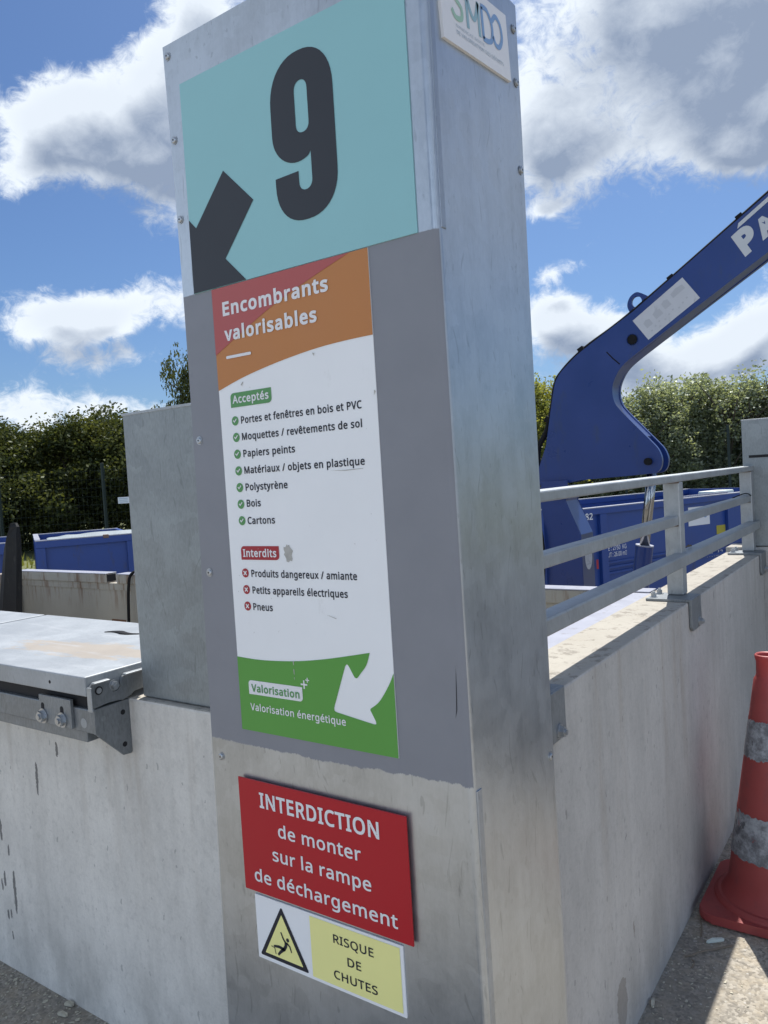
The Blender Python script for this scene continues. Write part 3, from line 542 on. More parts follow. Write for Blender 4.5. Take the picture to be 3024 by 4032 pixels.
    'è': (452, '181,431 -47,-20 -38,-33 -28,-45 -13,-36 -8,-40 -3,-45 3,-45 9,-41 14,-35 31,-43 42,-31 51,-19 57,-6 41,2 35,5 32,9 33,12 0,62 -33,-13 -32,-9 -34,-6 -39,-2 -57,10 -43,28 -27,47 -10,64 294,0 0,43 -5,55 -16,47 -26,39 -35,29 -43,18 -52,6|266,376 26,-12 20,-18 14,-24 9,-30 3,-35 -219,0 11,52 24,39 34,24 45,8|124,614 0,-8 9,-12 12,-15 29,-33 34,-33 30,-27 47,0 0,10 -12,16 -14,20 -28,43 -13,21 -9,18'),
    'é': (452, '181,431 -47,-20 -38,-33 -28,-45 -13,-36 -8,-40 -3,-45 3,-45 9,-41 14,-35 31,-43 42,-31 51,-19 57,-6 41,2 35,5 32,9 33,12 0,62 -33,-13 -32,-9 -34,-6 -39,-2 -57,10 -43,28 -27,47 -10,64 294,0 0,43 -5,55 -16,47 -26,39 -35,29 -43,18 -52,6|266,376 26,-12 20,-18 14,-24 9,-30 3,-35 -219,0 11,52 24,39 34,24 45,8|347,614 -85,0 -10,-18 -12,-21 -28,-43 -26,-36 0,-10 47,0 30,27 33,33 30,33 12,15 9,12'),
    'ê': (452, '181,431 -47,-20 -38,-33 -28,-45 -13,-36 -8,-40 -3,-45 3,-45 9,-41 14,-35 31,-43 42,-31 51,-19 57,-6 41,2 35,5 32,9 33,12 0,62 -33,-13 -32,-9 -34,-6 -39,-2 -57,10 -43,28 -27,47 -10,64 294,0 0,43 -5,55 -16,47 -26,39 -35,29 -43,18 -52,6|266,376 26,-12 20,-18 14,-24 9,-30 3,-35 -219,0 11,52 24,39 34,24 45,8|192,614 -13,-18 -15,-21 -37,-43 -18,-20 -16,-17 0,-9 48,0 43,32 43,40 44,-40 22,-18 21,-14 50,0 0,9 -16,17 -19,19 -38,44 -15,21 -12,18'),
    ' ': (209, ''),
}
def outline(ch):
    out = []
    for lp in GLYPHS[ch][1].split('|'):
        x = y = 0; q = []
        for p in lp.split():
            dx, dy = p.split(','); x += int(dx); y += int(dy); q.append((x, y))
        if q: out.append(q)
    return out
def embolden(lp, d):
    o = []; n = len(lp)
    for i in range(n):
        a, b, c = lp[i-1], lp[i], lp[(i+1) % n]
        def nm(p, q):
            L = math.dist(p, q) or 1; return (q[1]-p[1])/L, -(q[0]-p[0])/L
        n1, n2 = nm(a, b), nm(b, c); bx, by = n1[0]+n2[0], n1[1]+n2[1]; L = math.hypot(bx, by)
        if L < .3: o.append((b[0]+n1[0]*d, b[1]+n1[1]*d)); continue
        bx /= L; by /= L; cs = max(.62, bx*n1[0]+by*n1[1]); o.append((b[0]+bx*d/cs, b[1]+by*d/cs))
    return o
def text(name, face, body, x0, x1, z0, ztop, material, parent, off, bold=.0, z1=None, shear=0., track=0.):
    """body fitted between x0 and x1, capitals from baseline z0 to ztop"""
    glyphs = []; pen = 0; d = bold*1000
    for ch in body:
        if ch != ' ':
            for dd in (d, d*.75, d*.5, d*.25, 0):       # thin joints of some letters do not take the full weight
                g = [embolden(q, dd) for q in outline(ch)]; v, f = fill2d(g)
                tri = lambda t: abs((v[t[1]][0]-v[t[0]][0])*(v[t[2]][1]-v[t[0]][1])-(v[t[2]][0]-v[t[0]][0])*(v[t[1]][1]-v[t[0]][1]))/2
                want = abs(sum(p[0]*q_[1]-q_[0]*p[1] for q in g for p, q_ in zip(q, q[1:]+q[:1]))/2)
                if abs(sum(tri(t) for t in f if len(t) == 3)-want) < .06*want: break
            glyphs.append([[(x+pen, y) for x, y in q] for q in g])
        pen += GLYPHS[ch][0]+2*d+track
    xs = [p[0] for g in glyphs for q in g for p in q]; a, b = min(xs), max(xs); k = (ztop-z0)/(573+2*d)
    vs, fs = [], []
    for g in glyphs:
        v, f = fill2d([[(x0+(x1-x0)*(x-a)/(b-a)+shear*(y+d)*k, z0+(y+d)*k) for x, y in q] for q in g])
        n = len(vs); vs += v; fs += [tuple(i+n for i in t) for t in f]
    me = bpy.data.meshes.new('m'); me.from_pydata([face(x, y, off) for x, y in vs], [], fs)
    return emit(name, me, material, parent)
def merge(name, objs):
    """join meshes of one material kind into the first (used for lettering of one colour)"""
    a = objs[0]; bm = bmesh.new()
    for o in objs: bm.from_mesh(o.data)
    bm.to_mesh(a.data); bm.free()
    for o in objs[1:]:
        me = o.data; bpy.data.objects.remove(o); bpy.data.meshes.remove(me)
    a.name = name; return a
def rrect(x0, z0, x1, z1, r, n=5, corners='1111'):
    out = []
    for (cx, cz, a0, on) in ((x1-r, z0+r, -90, corners[0]), (x1-r, z1-r, 0, corners[1]), (x0+r, z1-r, 90, corners[2]), (x0+r, z0+r, 180, corners[3])):
        if on == '1': out += [(cx+r*math.cos(R(a0+90*i/n)), cz+r*math.sin(R(a0+90*i/n))) for i in range(n+1)]
        else:
            s_ = {-90: (x1, z0), 0: (x1, z1), 90: (x0, z1), 180: (x0, z0)}[a0]; out.append(s_)
    return out
def arc(cx, cz, rx, rz, a0, a1, n=14, p=2.):
    o = []
    for i in range(n+1):
        a = R(a0+(a1-a0)*i/n); c, s_ = math.cos(a), math.sin(a)
        o.append((cx+rx*math.copysign(abs(c)**(2/p), c), cz+rz*math.copysign(abs(s_)**(2/p), s_)))
    return o
def smooth_line(pts, n=6):
    out = []
    for i in range(len(pts)-1):
        p0 = pts[max(i-1, 0)]; p1 = pts[i]; p2 = pts[i+1]; p3 = pts[min(i+2, len(pts)-1)]
        for k in range(n):
            t = k/n
            out.append(tuple(.5*((2*p1[j])+(-p0[j]+p2[j])*t+(2*p0[j]-5*p1[j]+4*p2[j]-p3[j])*t*t+(-p0[j]+3*p1[j]-3*p2[j]+p3[j])*t**3) for j in range(len(p1))))
    return out+[tuple(pts[-1])]
def hexbolt(parent, c, nrm, r=.012, h=.008, washer=True, name='bolt'):
    m = MB(); nrm = Vector(nrm)
    if washer: m.disc(c, nrm, r*1.35, .0025, 20)
    m.disc(Vector(c)+nrm*(.0025 if washer else 0), nrm, r, h, 6)
    m.disc(Vector(c)+nrm*(h+.002), nrm, r*.5, h*.5, 12)
    return m.build(name, BOLT, parent)

# ------------------------------------------------------------------ ground
def ground():
    YL = -1.3
    m = MB()   # upper platform: L-shaped, up to the wall feet and out to the horizon
    for (x0, y0, x1, y1) in ((-250, -250, -.02, .02), (-.02, -250, 250, 2.95)):
        m.quad((x0, y0, 0), (x1, y0, 0), (x1, y1, 0), (x0, y1, 0))
    tag(m.build('ground', ASPH), 'dusty grey asphalt platform at the foot of the walls', None, kind='structure')
    m = MB()
    m.quad((-250, .1, YL), (250, .1, YL), (250, 320, YL), (-250, 320, YL))
    tag(m.build('yard', YARD), 'lower yard where the containers stand', None, kind='structure')
    # grassy bank rising to the boundary fence
    m = MB(); a = Vector((-30, -.7, 0)); dv = Vector((14, 9.9, 0)).normalized(); nv = Vector((-dv.y, dv.x, 0)); st = []
    a = Vector((-17.0, 8.5, 0))-dv*24
    rows = [(-5.0, YL+.01), (-3.2, -.85), (-1.6, -.35), (0, -.12), (3, 0), (90, .4)]
    grid = [[m.b.verts.new(a+dv*(i*2.)+nv*(o+.25*math.sin(i*.9+o))+Vector((0, 0, z+.05*math.sin(i*1.7+o*2)))) for i in range(46)] for o, z in rows]
    for r0, r1 in zip(grid, grid[1:]):
        for i in range(45): m.b.faces.new((r0[i], r0[i+1], r1[i+1], r1[i]))
    tag(m.build('grass_bank', GRASS, smooth=True), 'grassy bank rising behind the blue containers', None, kind='structure')
    # grass tufts on the bank
    m = MB(); rnd = random.Random(3)
    for _ in range(5200):
        q = a+dv*rnd.uniform(2, 58)+nv*rnd.uniform(-4.5, .5); f = (nv.dot(q-a)+5)/5
        z = YL+.01+(1.18)*min(1, max(0, f))**.8; h = rnd.uniform(.1, .45); w = rnd.uniform(.02, .05); an = rnd.uniform(0, 6.3)
        e = Vector((math.cos(an), math.sin(an), 0))*w; lean = Vector((rnd.uniform(-.12, .12), rnd.uniform(-.12, .12), h))
        q.z = z
        m.b.faces.new([m.b.verts.new(p) for p in (q-e, q+e, q+lean)])
    tag(m.build('grass', LEAF_Y, fix=False), 'rough yellowish grass growing on the bank', 'grass', kind='stuff')
ground()

# ------------------------------------------------------------------ concrete walls
def wallbox(name, lo, hi, m_, label, bev=.006):
    o = MB().box(lo, hi, bev, 2).build(name, m_, origin=((lo[0]+hi[0])/2, (lo[1]+hi[1])/2, 0)); return tag(o, label, 'wall')
wallbox('concrete_wall', (-9, 0, -1.3), (-.18, .24, .932), C_LEFT, 'pale stained concrete wall under the metal unloading deck, left of the pillar')
wallbox('concrete_wall', (-.17, .0, -1.3), (0, 2.87, .983), C_RIGHT, 'long concrete wall carrying the railing, right of the pillar')
wallbox('concrete_wall', (-.17, 2.885, -1.3), (5.0, 3.06, 1.008), C_RIGHT, 'far concrete wall closing the bay behind the traffic cone')

# ------------------------------------------------------------------ information pillar
PY, PX = -.114, .02
pillar = thing('information_pillar', (-.29, .05, 0), 'tall galvanised steel pillar carrying the number and sorting signs, painted grey at its middle', 'pillar')
def pillar_shell():
    zs = [0, .15, .31, .55, .80, .99, 1.3, 1.5, 1.68, 1.84, 2.1, 2.3515]
    def xl(z):
        pts = [(0, -.6215), (.3075, -.6132), (.80, -.6032), (.987, -.6010), (1.3, -.5965), (1.55, -.5932), (1.6756, -.5925), (1.8414, -.5926), (2.1, -.596), (2.35, -.6016)]
        for (a, xa), (b, xb) in zip(pts, pts[1:]):
            if z <= b: return xa+(xb-xa)*(z-a)/(b-a)
        return pts[-1][1]
    def xr(z):
        pts = [(0, .0245), (.45, .0245), (.93, .0212), (1.39, .0195), (1.76, .0165), (2.36, .016)]
        for (a, xa), (b, xb) in zip(pts, pts[1:]):
            if z <= b: return xa+(xb-xa)*(z-a)/(b-a)
        return pts[-1][1]
    def yb(z): return .206+.03*min(1, z/2.1)
    m = MB(); rings = []; r = .012
    for z in zs:
        a, b, yb_ = xl(z), xr(z), yb(z)
        p = [(a, yb_), (a, PY)]
        p += [(b-r+r*math.cos(t), PY+r+r*math.sin(t)) for t in [-math.pi/2+math.pi/2*i/6 for i in range(7)]]
        p += [(b, PY+.05), (b, yb_)]
        rings.append([m.b.verts.new((x, y, z)) for x, y in p])
    for a, b in zip(rings, rings[1:]):
        n = len(a)
        for k in range(n): m.b.faces.new((a[k], a[(k+1) % n], b[(k+1) % n], b[k]))
    m.b.faces.new(rings[-1]); m.b.faces.new(rings[0][::-1])
    o = m.build('shell', G_PILLAR, pillar)
    return o
shell = pillar_shell()
def screw(c, nrm, flat_=False):
    m = MB(); n = Vector(nrm)
    m.disc(c, n, .0088, .0012, 18); m.disc(Vector(c)+n*.0012, n, .0066, .0016, 16, .0012)
    o = m.build('screw', BOLT, pillar, smooth=False)
    q = MB().disc(Vector(c)+n*.0041, n, .0019, .0002, 6).build('socket', DARK, o)
for u, z in ((-.5882, 2.3287), (-.5857, 2.1612), (-.5844, 2.0021), (-.5746, 1.5512), (-.5722, 1.2784), (-.5765, .8905)): screw((u, PY, z), (0, -1, 0))
for u, z in ((.2195, 2.3), (.2195, 2.1985), (.2194, 2.0317), (.2029, .8793)): screw((PX-.003 if z > 1 else PX+.0015, u, z), (1, 0, 0))
# joint of the two folded sheets along the near corner, and the split in the paint
EDGE_STRIP = galvanised('galvanised_fold', (.34, .37, .41), .7, .40, 40)  # darker colour paints in the darker reflection of the fold
lip = [(-.014, .0105), (.0008, .0105), (.0022, .0125), (.0022, .0265), (.0008, .0285), (-.014, .0285)]
MB().prism(lip, lambda x, y: (.0245+x, PY+y, .0), lambda x, y: (.0212+x, PY+y, .922)).build('folded_lip', EDGE_STRIP, pillar)
MB().box((PX-.014, PY+.0105, 1.848), (PX-.0020, PY+.0255, 2.3512), .002, 2).build('folded_lip', EDGE_STRIP, pillar)
m = MB(); FR = Face((0, PY, 0), (1, 0, 0), (0, -1, 0))
flat('paint_split', FR, [[(-.0035, 1.045), (.0005, 1.06), (.002, 1.10), (.0025, 1.135), (.0008, 1.10), (-.001, 1.06)]], DARK, pillar, .0006)

# ------------------------------------------------------------------ signs on the pillar front
FRONT_GROUP = None
# number sign
ns = thing('number_sign', (-.29, PY, 1.845), 'pale turquoise sign with large dark number 9 and arrow, at the top of the pillar', 'sign')
MB().box((-.5575, PY-.0022, 1.8462), (-.0215, PY, 2.2625)).build('panel', [TEAL], ns)
T0 = .0022+LIFT
nine = arc(-.2473, 2.135, .0729, .0826, 180, 0, 22, 2.25)
nine += [(-.1744, 2.09), (-.1744, 2.0)] + arc(-.2464, 1.998, .072, .0757, 0, -180, 22, 2.3)
nine += [(-.3184, 2.0100), (-.2627, 2.0108)] + arc(-.2473, 1.9915, .0154, .0168, 180, 360, 12, 2.2)
nine += [(-.2319, 2.0385)] + arc(-.2615, 2.0855, .0588, .0587, -66, -180, 14, 2.0)
hole = arc(-.2472, 2.1485, .0150, .0175, 0, 180, 12, 2.2) + arc(-.2472, 2.0905, .0150, .0155, 180, 360, 12, 2.2)
flat('number', FR, [nine, hole], BLACK, ns, T0)
flat('arrow', FR, [[(-.4516, 2.0633), (-.3773, 1.9892), (-.4611, 1.8969), (-.4095, 1.8466), (-.5572, 1.8466), (-.5572, 1.9935), (-.5376, 1.9732)]], BLACK, ns, T0)

# sorting poster
po = thing('sorting_poster', (-.314, PY, .96), 'tall white, orange and green poster listing accepted and forbidden waste, below the number sign', 'poster')
PB = .0014
MB().box((-.5065, PY-PB, .9595), (-.1225, PY, 1.8445)).build('panel', WHITE, po)
o1, o2, o3 = PB+LIFT, PB+2*LIFT, PB+3*LIFT
cur = smooth_line([(-.5065, 1.6448), (-.4409, 1.6624), (-.3703, 1.6762), (-.3038, 1.6861), (-.2408, 1.6930), (-.1813, 1.6962), (-.1225, 1.6972)])
flat('heading_band', FR, [[(-.1225, 1.8445), (-.5065, 1.8445)]+cur], ORANGE, po, o1)
flat('heading_corner', FR, [[(-.1611, 1.8445), (-.5065, 1.8445), (-.5065, 1.7150)]+smooth_line([(-.455, 1.739), (-.3435, 1.7873), (-.2517, 1.8175), (-.1611, 1.8445)])], REDP, po, o2)
text('heading_line', FR, 'Encombrants', -.4785, -.2120, 1.7878, 1.8150, WHITE2, po, o3, .034)
text('heading_line', FR, 'valorisables', -.4780, -.2420, 1.7386, 1.7655, WHITE2, po, o3, .034)
flat('heading_dash', FR, [rrect(-.4775, 1.7040, -.4095, 1.7096, .0027)], WHITE2, po, o3)
tg = flat('accepted_tag', FR, [rrect(-.4749, 1.6078, -.3654, 1.6362, .0085, corners='1010')], GREENT, po, o1)
text('tag_lettering', FR, 'Acceptés', -.4690, -.3722, 1.6153, 1.6309, WHITE2, tg, o2, .026)
tg2 = flat('forbidden_tag', FR, [rrect(-.4750, 1.3062, -.3728, 1.3334, .0085, corners='1010')], REDT, po, o1)
text('tag_lettering', FR, 'Interdits', -.4690, -.3795, 1.3119, 1.3275, WHITE2, tg2, o2, .026)
lines = [('Portes et fenêtres en bois et PVC', -.4501, -.1552, 1.5750), ('Moquettes / revêtements de sol', -.4506, -.1570, 1.5424), ('Papiers peints', -.4502, -.3154, 1.5094),
         ('Matériaux / objets en plastique', -.4505, -.1562, 1.4765), ('Polystyrène', -.4504, -.3398, 1.4434), ('Bois', -.4502, -.4124, 1.4113), ('Cartons', -.4510, -.3781, 1.3772),
         ('Produits dangereux / amiante', -.4507, -.1891, 1.2725), ('Petits appareils électriques', -.4506, -.2126, 1.2395), ('Pneus', -.4516, -.3994, 1.2062)]
for b, x0, x1, z in lines: text('list_line', FR, b, x0, x1, z-.0003, z+.0139, INK, po, o1, .022)
def circ(x, z, r, n=24): return [(x+r*math.cos(k*math.tau/n), z+r*math.sin(k*math.tau/n)) for k in range(n)]
for z in (1.5816, 1.549, 1.5159, 1.4829, 1.4499, 1.4168, 1.384):
    d = flat('tick_mark', FR, [circ(-.4662, z, .0092)], GREENT, po, o1)
    flat('tick', FR, [[(-.4662+a, z+b) for a, b in ((-.0052, .0003), (-.0035, .0019), (-.0014, -.0005), (.0036, .0046), (.0052, .003), (-.0014, -.0038))]], WHITE2, d, o2)
for z in (1.2797, 1.2465, 1.2133):
    d = flat('cross_mark', FR, [circ(-.4670, z, .0092)], REDT, po, o1)
    pts = []
    for k in range(4):
        a = R(45+90*k); c, s_ = math.cos(a), math.sin(a); w = .0013
        pts += [(-.4670+.0056*c+w*s_, z+.0056*s_-w*c), (-.4670+.0056*c-w*s_, z+.0056*s_+w*c), (-.4670+w*1.414*math.cos(a+R(45)), z+w*1.414*math.sin(a+R(45)))]
    flat('cross', FR, [pts], WHITE2, d, o2)
green = [(-.1225, .9595), (-.5065, .9595), (-.5065, 1.1087)]+smooth_line([(-.5065, 1.1087), (-.4404, 1.1068), (-.3542, 1.1118), (-.2729, 1.1229), (-.1713, 1.1427)])
green += smooth_line([(-.1713, 1.1427), (-.1802, 1.1201), (-.1930, 1.1048), (-.2005, 1.0962)], 5) + smooth_line([(-.2005, 1.0962), (-.2045, 1.0935), (-.2090, 1.0950)], 4)
green += smooth_line([(-.2090, 1.0950), (-.2205, 1.1140)], 2) + smooth_line([(-.2205, 1.1140), (-.2245, 1.1172), (-.2290, 1.1135)], 4) + [(-.2610, 1.0330)]
green += smooth_line([(-.2610, 1.0330), (-.2606, 1.0275), (-.2555, 1.0250)], 4) + [(-.1725, 1.0137)] + smooth_line([(-.1725, 1.0137), (-.1668, 1.0145), (-.1670, 1.0195)], 4)
green += [(-.1778, 1.0385), (-.1772, 1.0410)]+smooth_line([(-.1772, 1.0410), (-.1564, 1.0569), (-.1345, 1.0872), (-.1225, 1.1104)])
flat('recovery_band', FR, [green], GREENP, po, o1)
vb = flat('recovery_tag', FR, [rrect(-.4787, 1.0352, -.3362, 1.0634, .0075, corners='1010')], WHITE2, po, o2)
text('tag_lettering', FR, 'Valorisation', -.4712, -.3438, 1.0406, 1.0562, GREENT, vb, o3, .024)
pl = []
for cx, cz, r, w in ((-.3309, 1.0691, .0082, .0016), (-.3220, 1.0783, .0048, .0010)):
    pl.append(flat('l', FR, [[(cx+a*r if abs(a) > .5 else cx+a*2*w, cz+b*r if abs(b) > .5 else cz+b*2*w) for a, b in
              ((-1, -.5), (-.5, -.5), (-.5, -1), (.5, -1), (.5, -.5), (1, -.5), (1, .5), (.5, .5), (.5, 1), (-.5, 1), (-.5, .5), (-1, .5))]], WHITE2, po, o2))
text('recovery_line', FR, 'Valorisation énergétique', -.4778, -.2351, 1.0022, 1.0167, WHITE2, po, o2, .016)
for o_ in pl: o_.name = 'plus_mark'
rnd = random.Random(11)
flat('torn_sticker', FR, [[(-.350+(.011+rnd.uniform(-.004, .003))*math.cos(a*.3), 1.3195+(.017+rnd.uniform(-.004, .002))*math.sin(a*.3)) for a in range(21)]], SMUDGE, po, o1)
sc = [[(-.259, 1.6858), (-.2535, 1.6845), (-.2555, 1.6795)], [(-.2640, 1.2060), (-.2560, 1.2045), (-.2395, 1.2000), (-.2440, 1.2000)], [(-.234, 1.4705), (-.20, 1.4685), (-.160, 1.4700), (-.159, 1.4708), (-.20, 1.4698)], [(-.444, 1.650), (-.437, 1.6555), (-.4365, 1.6535), (-.4415, 1.6480)],
      [(-.3552, 1.112), (-.3530, 1.112), (-.3532, 1.104), (-.3548, 1.105)], [(-.3552, 1.097), (-.3530, 1.096), (-.3535, 1.085), (-.3548, 1.088)], [(-.3552, 1.081), (-.3534, 1.081), (-.3538, 1.075)], [(-.1265, 1.604), (-.1232, 1.601), (-.127, 1.594)]]
for _ in range(26):
    x, z, h = rnd.uniform(-.49, -.135), rnd.uniform(1.13, 1.67), rnd.uniform(.001, .0035); sc.append([(x, z), (x+.0014, z-.0004), (x+rnd.uniform(0, .002), z-h)])
flat('scuffs', FR, sc, SMUDGE, po, o2)

# red prohibition sign (thick plate standing proud)
rs = thing('prohibition_sign', (-.325, PY, .62), 'red sign forbidding people to climb the unloading ramp, white lettering, below the poster', 'sign')
KS = .9908     # the plate stands 10 mm off the pillar
FRS = Face((.642*(1-KS), PY, 1.45*(1-KS)), (KS, 0, 0), (0, -1, 0), (0, 0, KS))
MB().box((FRS(-.5318, 0).x, PY-.010, FRS(0, .6203).z), (FRS(-.1165, 0).x, PY-.0065, FRS(0, .8555).z), .0006, 1).build('panel', REDS, rs)
for x in (-.47, -.18):
    for z in (.66, .81): MB().box((x-.012, PY-.0066, z-.012), (x+.012, PY, z+.012)).build('mounting_pad', EDGE, rs)
q = .010+LIFT
for b, x0, x1, z, h, w in (('INTERDICTION', -.4735, -.1770, .8015, .0318, .024), ('de monter', -.4275, -.2215, .7500, .0262, .014), ('sur la rampe', -.4470, -.2020, .6980, .0262, .014), ('de déchargement', -.5015, -.1475, .6440, .0262, .014)):
    text('lettering_line', FRS, b, x0, x1, z, z+h, WHITE2, rs, q, w)

# yellow fall warning
ys = thing('fall_warning_sign', (-.32, PY, .484), 'yellow and white plate warning of falls, with a black triangle, below the red sign', 'sign')
MB().box((-.5033, PY-.003, .4838), (-.1383, PY, .6172), .0005, 1).build('panel', WHITE, ys)
q = .003
flat('text_field', FR, [[(-.3564, .4908), (-.1449, .4908), (-.1449, .6118), (-.3564, .6118)]], YEL, ys, q+LIFT)
for b, x0, x1, z in (('RISQUE', -.2985, -.2040, .5760), ('DE', -.2670, -.2350, .5397), ('CHUTES', -.3020, -.1998, .5055)):
    text('lettering_line', FR, b, x0, x1, z, z+.0168, INK, ys, q+2*LIFT, .012)
def rtri(x0, x1, z0, zt, r):
    V = [Vector((x0, z0)), Vector((x1, z0)), Vector(((x0+x1)/2, zt))]; out = []
    for i in range(3):
        p, a, b = V[i], (V[i-1]-V[i]).normalized(), (V[(i+1) % 3]-V[i]).normalized()
        for k in range(5):
            t = k/4; out.append(tuple(p+(a*(1-t)**2+b*t**2)*r))
    return out
tri = flat('warning_triangle', FR, [rtri(-.4965, -.3655, .4925, .6085, .006)], INK, ys, q+LIFT)
flat('triangle_field', FR, [rtri(-.4815, -.3800, .5008, .5925, .002)], YEL, tri, q+2*LIFT)
def limb(pts, w):
    L, Rr = [], []
    for i, p in enumerate(pts):
        a = Vector(pts[max(i-1, 0)]); b = Vector(pts[min(i+1, len(pts)-1)]); t = (b-a).normalized(); n_ = Vector((-t.y, t.x))
        ww = w[i]; L.append(tuple(Vector(p)+n_*ww)); Rr.append(tuple(Vector(p)-n_*ww))
    return L+Rr[::-1]
fm = [[circ(-.4172, .5448, .0040, 16)], [limb([(-.4345, .5565), (-.4300, .5460), (-.4235, .5375)], [.0015, .0018, .0022])], [limb([(-.4215, .5395), (-.4235, .5300), (-.4290, .5215)], [.004, .0036, .0036])],
      [limb([(-.4270, .5225), (-.4420, .5240), (-.4520, .5225), (-.4560, .5215)], [.0034, .0030, .0024, .0024])], [limb([(-.4275, .5235), (-.4385, .5145), (-.4455, .5065)], [.0034, .0030, .0022])],
      [limb([(-.4205, .5385), (-.4125, .5330), (-.4085, .5215)], [.002, .0017, .0014])], [limb([(-.4630, .5200), (-.4545, .5185), (-.4515, .5060)], [.0009, .0009, .0009])]]
merge('falling_figure', [flat('l', FR, lp, INK, tri, q+3*LIFT) for lp in fm])

# operator plate on the right face (hung slightly crooked)
a = R(5.4)
FS = Face((PX, 0, 0), (0, 1, 0), (1, 0, 0))
sp_ = thing('operator_plate', (PX, .06, 2.19), 'small white plate with green and blue letters, hung crooked on the pillar side', 'sign')
FP = Face((PX-.004, -.0672, 2.1625), (0, math.cos(a), math.sin(a)), (1, 0, 0), (0, -math.sin(a), math.cos(a)))
m = MB(); m.prism([(0, 0), (.2555, 0), (.2555, .1185), (0, .1185)], lambda u, v: FP(u, v, 0.), lambda u, v: FP(u, v, .0055)); m.build('panel', WHITE2, sp_)
q = .0055+LIFT
def stroke(name, pts, w, mt):
    pts = smooth_line(pts, 6); return flat(name, FP, [limb(pts, [w]*len(pts))], mt, sp_, q)
stroke('letter', [(.083, .094), (.060, .101), (.044, .090), (.052, .077), (.071, .067), (.069, .050), (.048, .046), (.036, .056)], .0044, MGREEN)
merge('letter', [stroke('letter', [(.092, .042), (.092, .100)], .0046, MTEAL), stroke('l', [(.092, .100), (.108, .070), (.122, .068), (.136, .098)], .0046, MTEAL), stroke('l', [(.136, .100), (.136, .042)], .0046, MTEAL)])
merge('letter', [stroke('letter', [(.150, .098), (.150, .044)], .0045, MBLUE), stroke('l', [(.148, .098), (.172, .098), (.188, .078), (.184, .052), (.166, .044), (.148, .044)], .0045, MBLUE)])
stroke('letter', [(.190, .086), (.206, .099), (.224, .090), (.228, .068), (.216, .050), (.200, .048), (.190, .060)], .0045, MBLUE)
text('small_print', FP, 'SYNDICAT MIXTE', .046, .150, .0300, .0350, MGREY, sp_, q, 0); text('small_print', FP, 'DE VALORISATION DES DÉCHETS', .046, .226, .0190, .0255, MGREY, sp_, q, .008)

# ------------------------------------------------------------------ guard plates standing on the walls
def guard_plate(x0, x1, y0, z0, z1, label):
    t = thing('guard_plate', ((x0+x1)/2, y0+.02, z0), label, 'metal plate', 'galvanised guard plates on the walls')
    MB().box((x0, y0, z0), (x1, y0+.045, z1), .004, 2).build('sheet', G_PLATE, t)
    MB().box((x0-.001, y0-.0015, z1-.004), (x1+.001, y0+.047, z1+.003), .001, 1).build('folded_edge', G_RAIL, t)
    return t
guard_plate(-1.001, -.30, .02, .934, 1.650, 'galvanised plate on the left wall, directly behind the pillar')
gp = guard_plate(-.079, .9, 2.90, 1.010, 1.627, 'slotted galvanised plate at the far end of the railing')
MB().box((-.050, 2.8985, 1.442), (.35, 2.901, 1.455)).build('slot', DARK, gp)

# ------------------------------------------------------------------ unloading deck on the left wall
dk = thing('unloading_deck', (-2.5, 0, .84), 'galvanised folding steel deck bolted along the left wall', 'deck')
FB = Face((0, -.1013, 0), (1, 0, 0), (0, -1, 0))
for x0, x1 in ((-2.090, -1.037), (-3.163, -2.110), (-4.23, -3.183)):
    p = MB().box((x0, -.118, .9645), (x1, .432, 1.013), .003, 2).build('deck_panel', G_DECK, dk)
    if x1 > -1.1:
        MB().disc((-1.188, -.1181, .987), (0, -1, 0), .0045, .0004, 12).build('drain_hole', DARK, p)
bm_ = MB(); bm_.box((-4.3, -.1013, .866), (-1.043, -.0035, .926), .003, 2); bm_.build('support_beam', G_STEEL, dk)
MB().box((-4.3, -.094, .838), (-1.082, -.004, .8655), .002, 1).build('beam_lip', G_STEEL, dk)
MB().box((-4.3, -.090, .9265), (-1.075, -.006, .9635)).build('deck_gap_shade', DARK, dk)  # near-black box paints the shade between beam and deck
m = MB(); m.prism([(-.1015, .925), (-.098, .929), (-.002, .9305), (.0, .927), (.0, .794), (-.004, .790), (-.026, .792), (-.031, .798), (-.1015, .868)],
                  lambda y, z: (-1.0425, y-.0005, z), lambda y, z: (-1.0325, y-.0005, z), .0015)
ep = m.build('end_plate', G_STEEL, dk)
for y, z in ((-.078, .901), (-.021, .901), (-.022, .819)): MB().disc((-1.0324, y, z), (1, 0, 0), .0068, .0004, 14).build('hole', DARK if y > -.05 else G_PLATE, ep)
spl = MB().box((-1.258, -.1108, .872), (-1.118, -.1013, .946), .0012, 1).build('slotted_plate', G_STEEL, dk)
for x in (-1.2415, -1.156):
    flat('slot', FB, [rrect(x-.0075, .884, x+.0075, .926, .0072)], DARK, spl, .0098)
    hexbolt(spl, (x, -.1112, .891), (0, -1, 0), .0145, .010)
MB().disc((-1.079, -.1015, .890), (0, -1, 0), .0125, .0004, 18).build('beam_hole', G_DECK, dk)
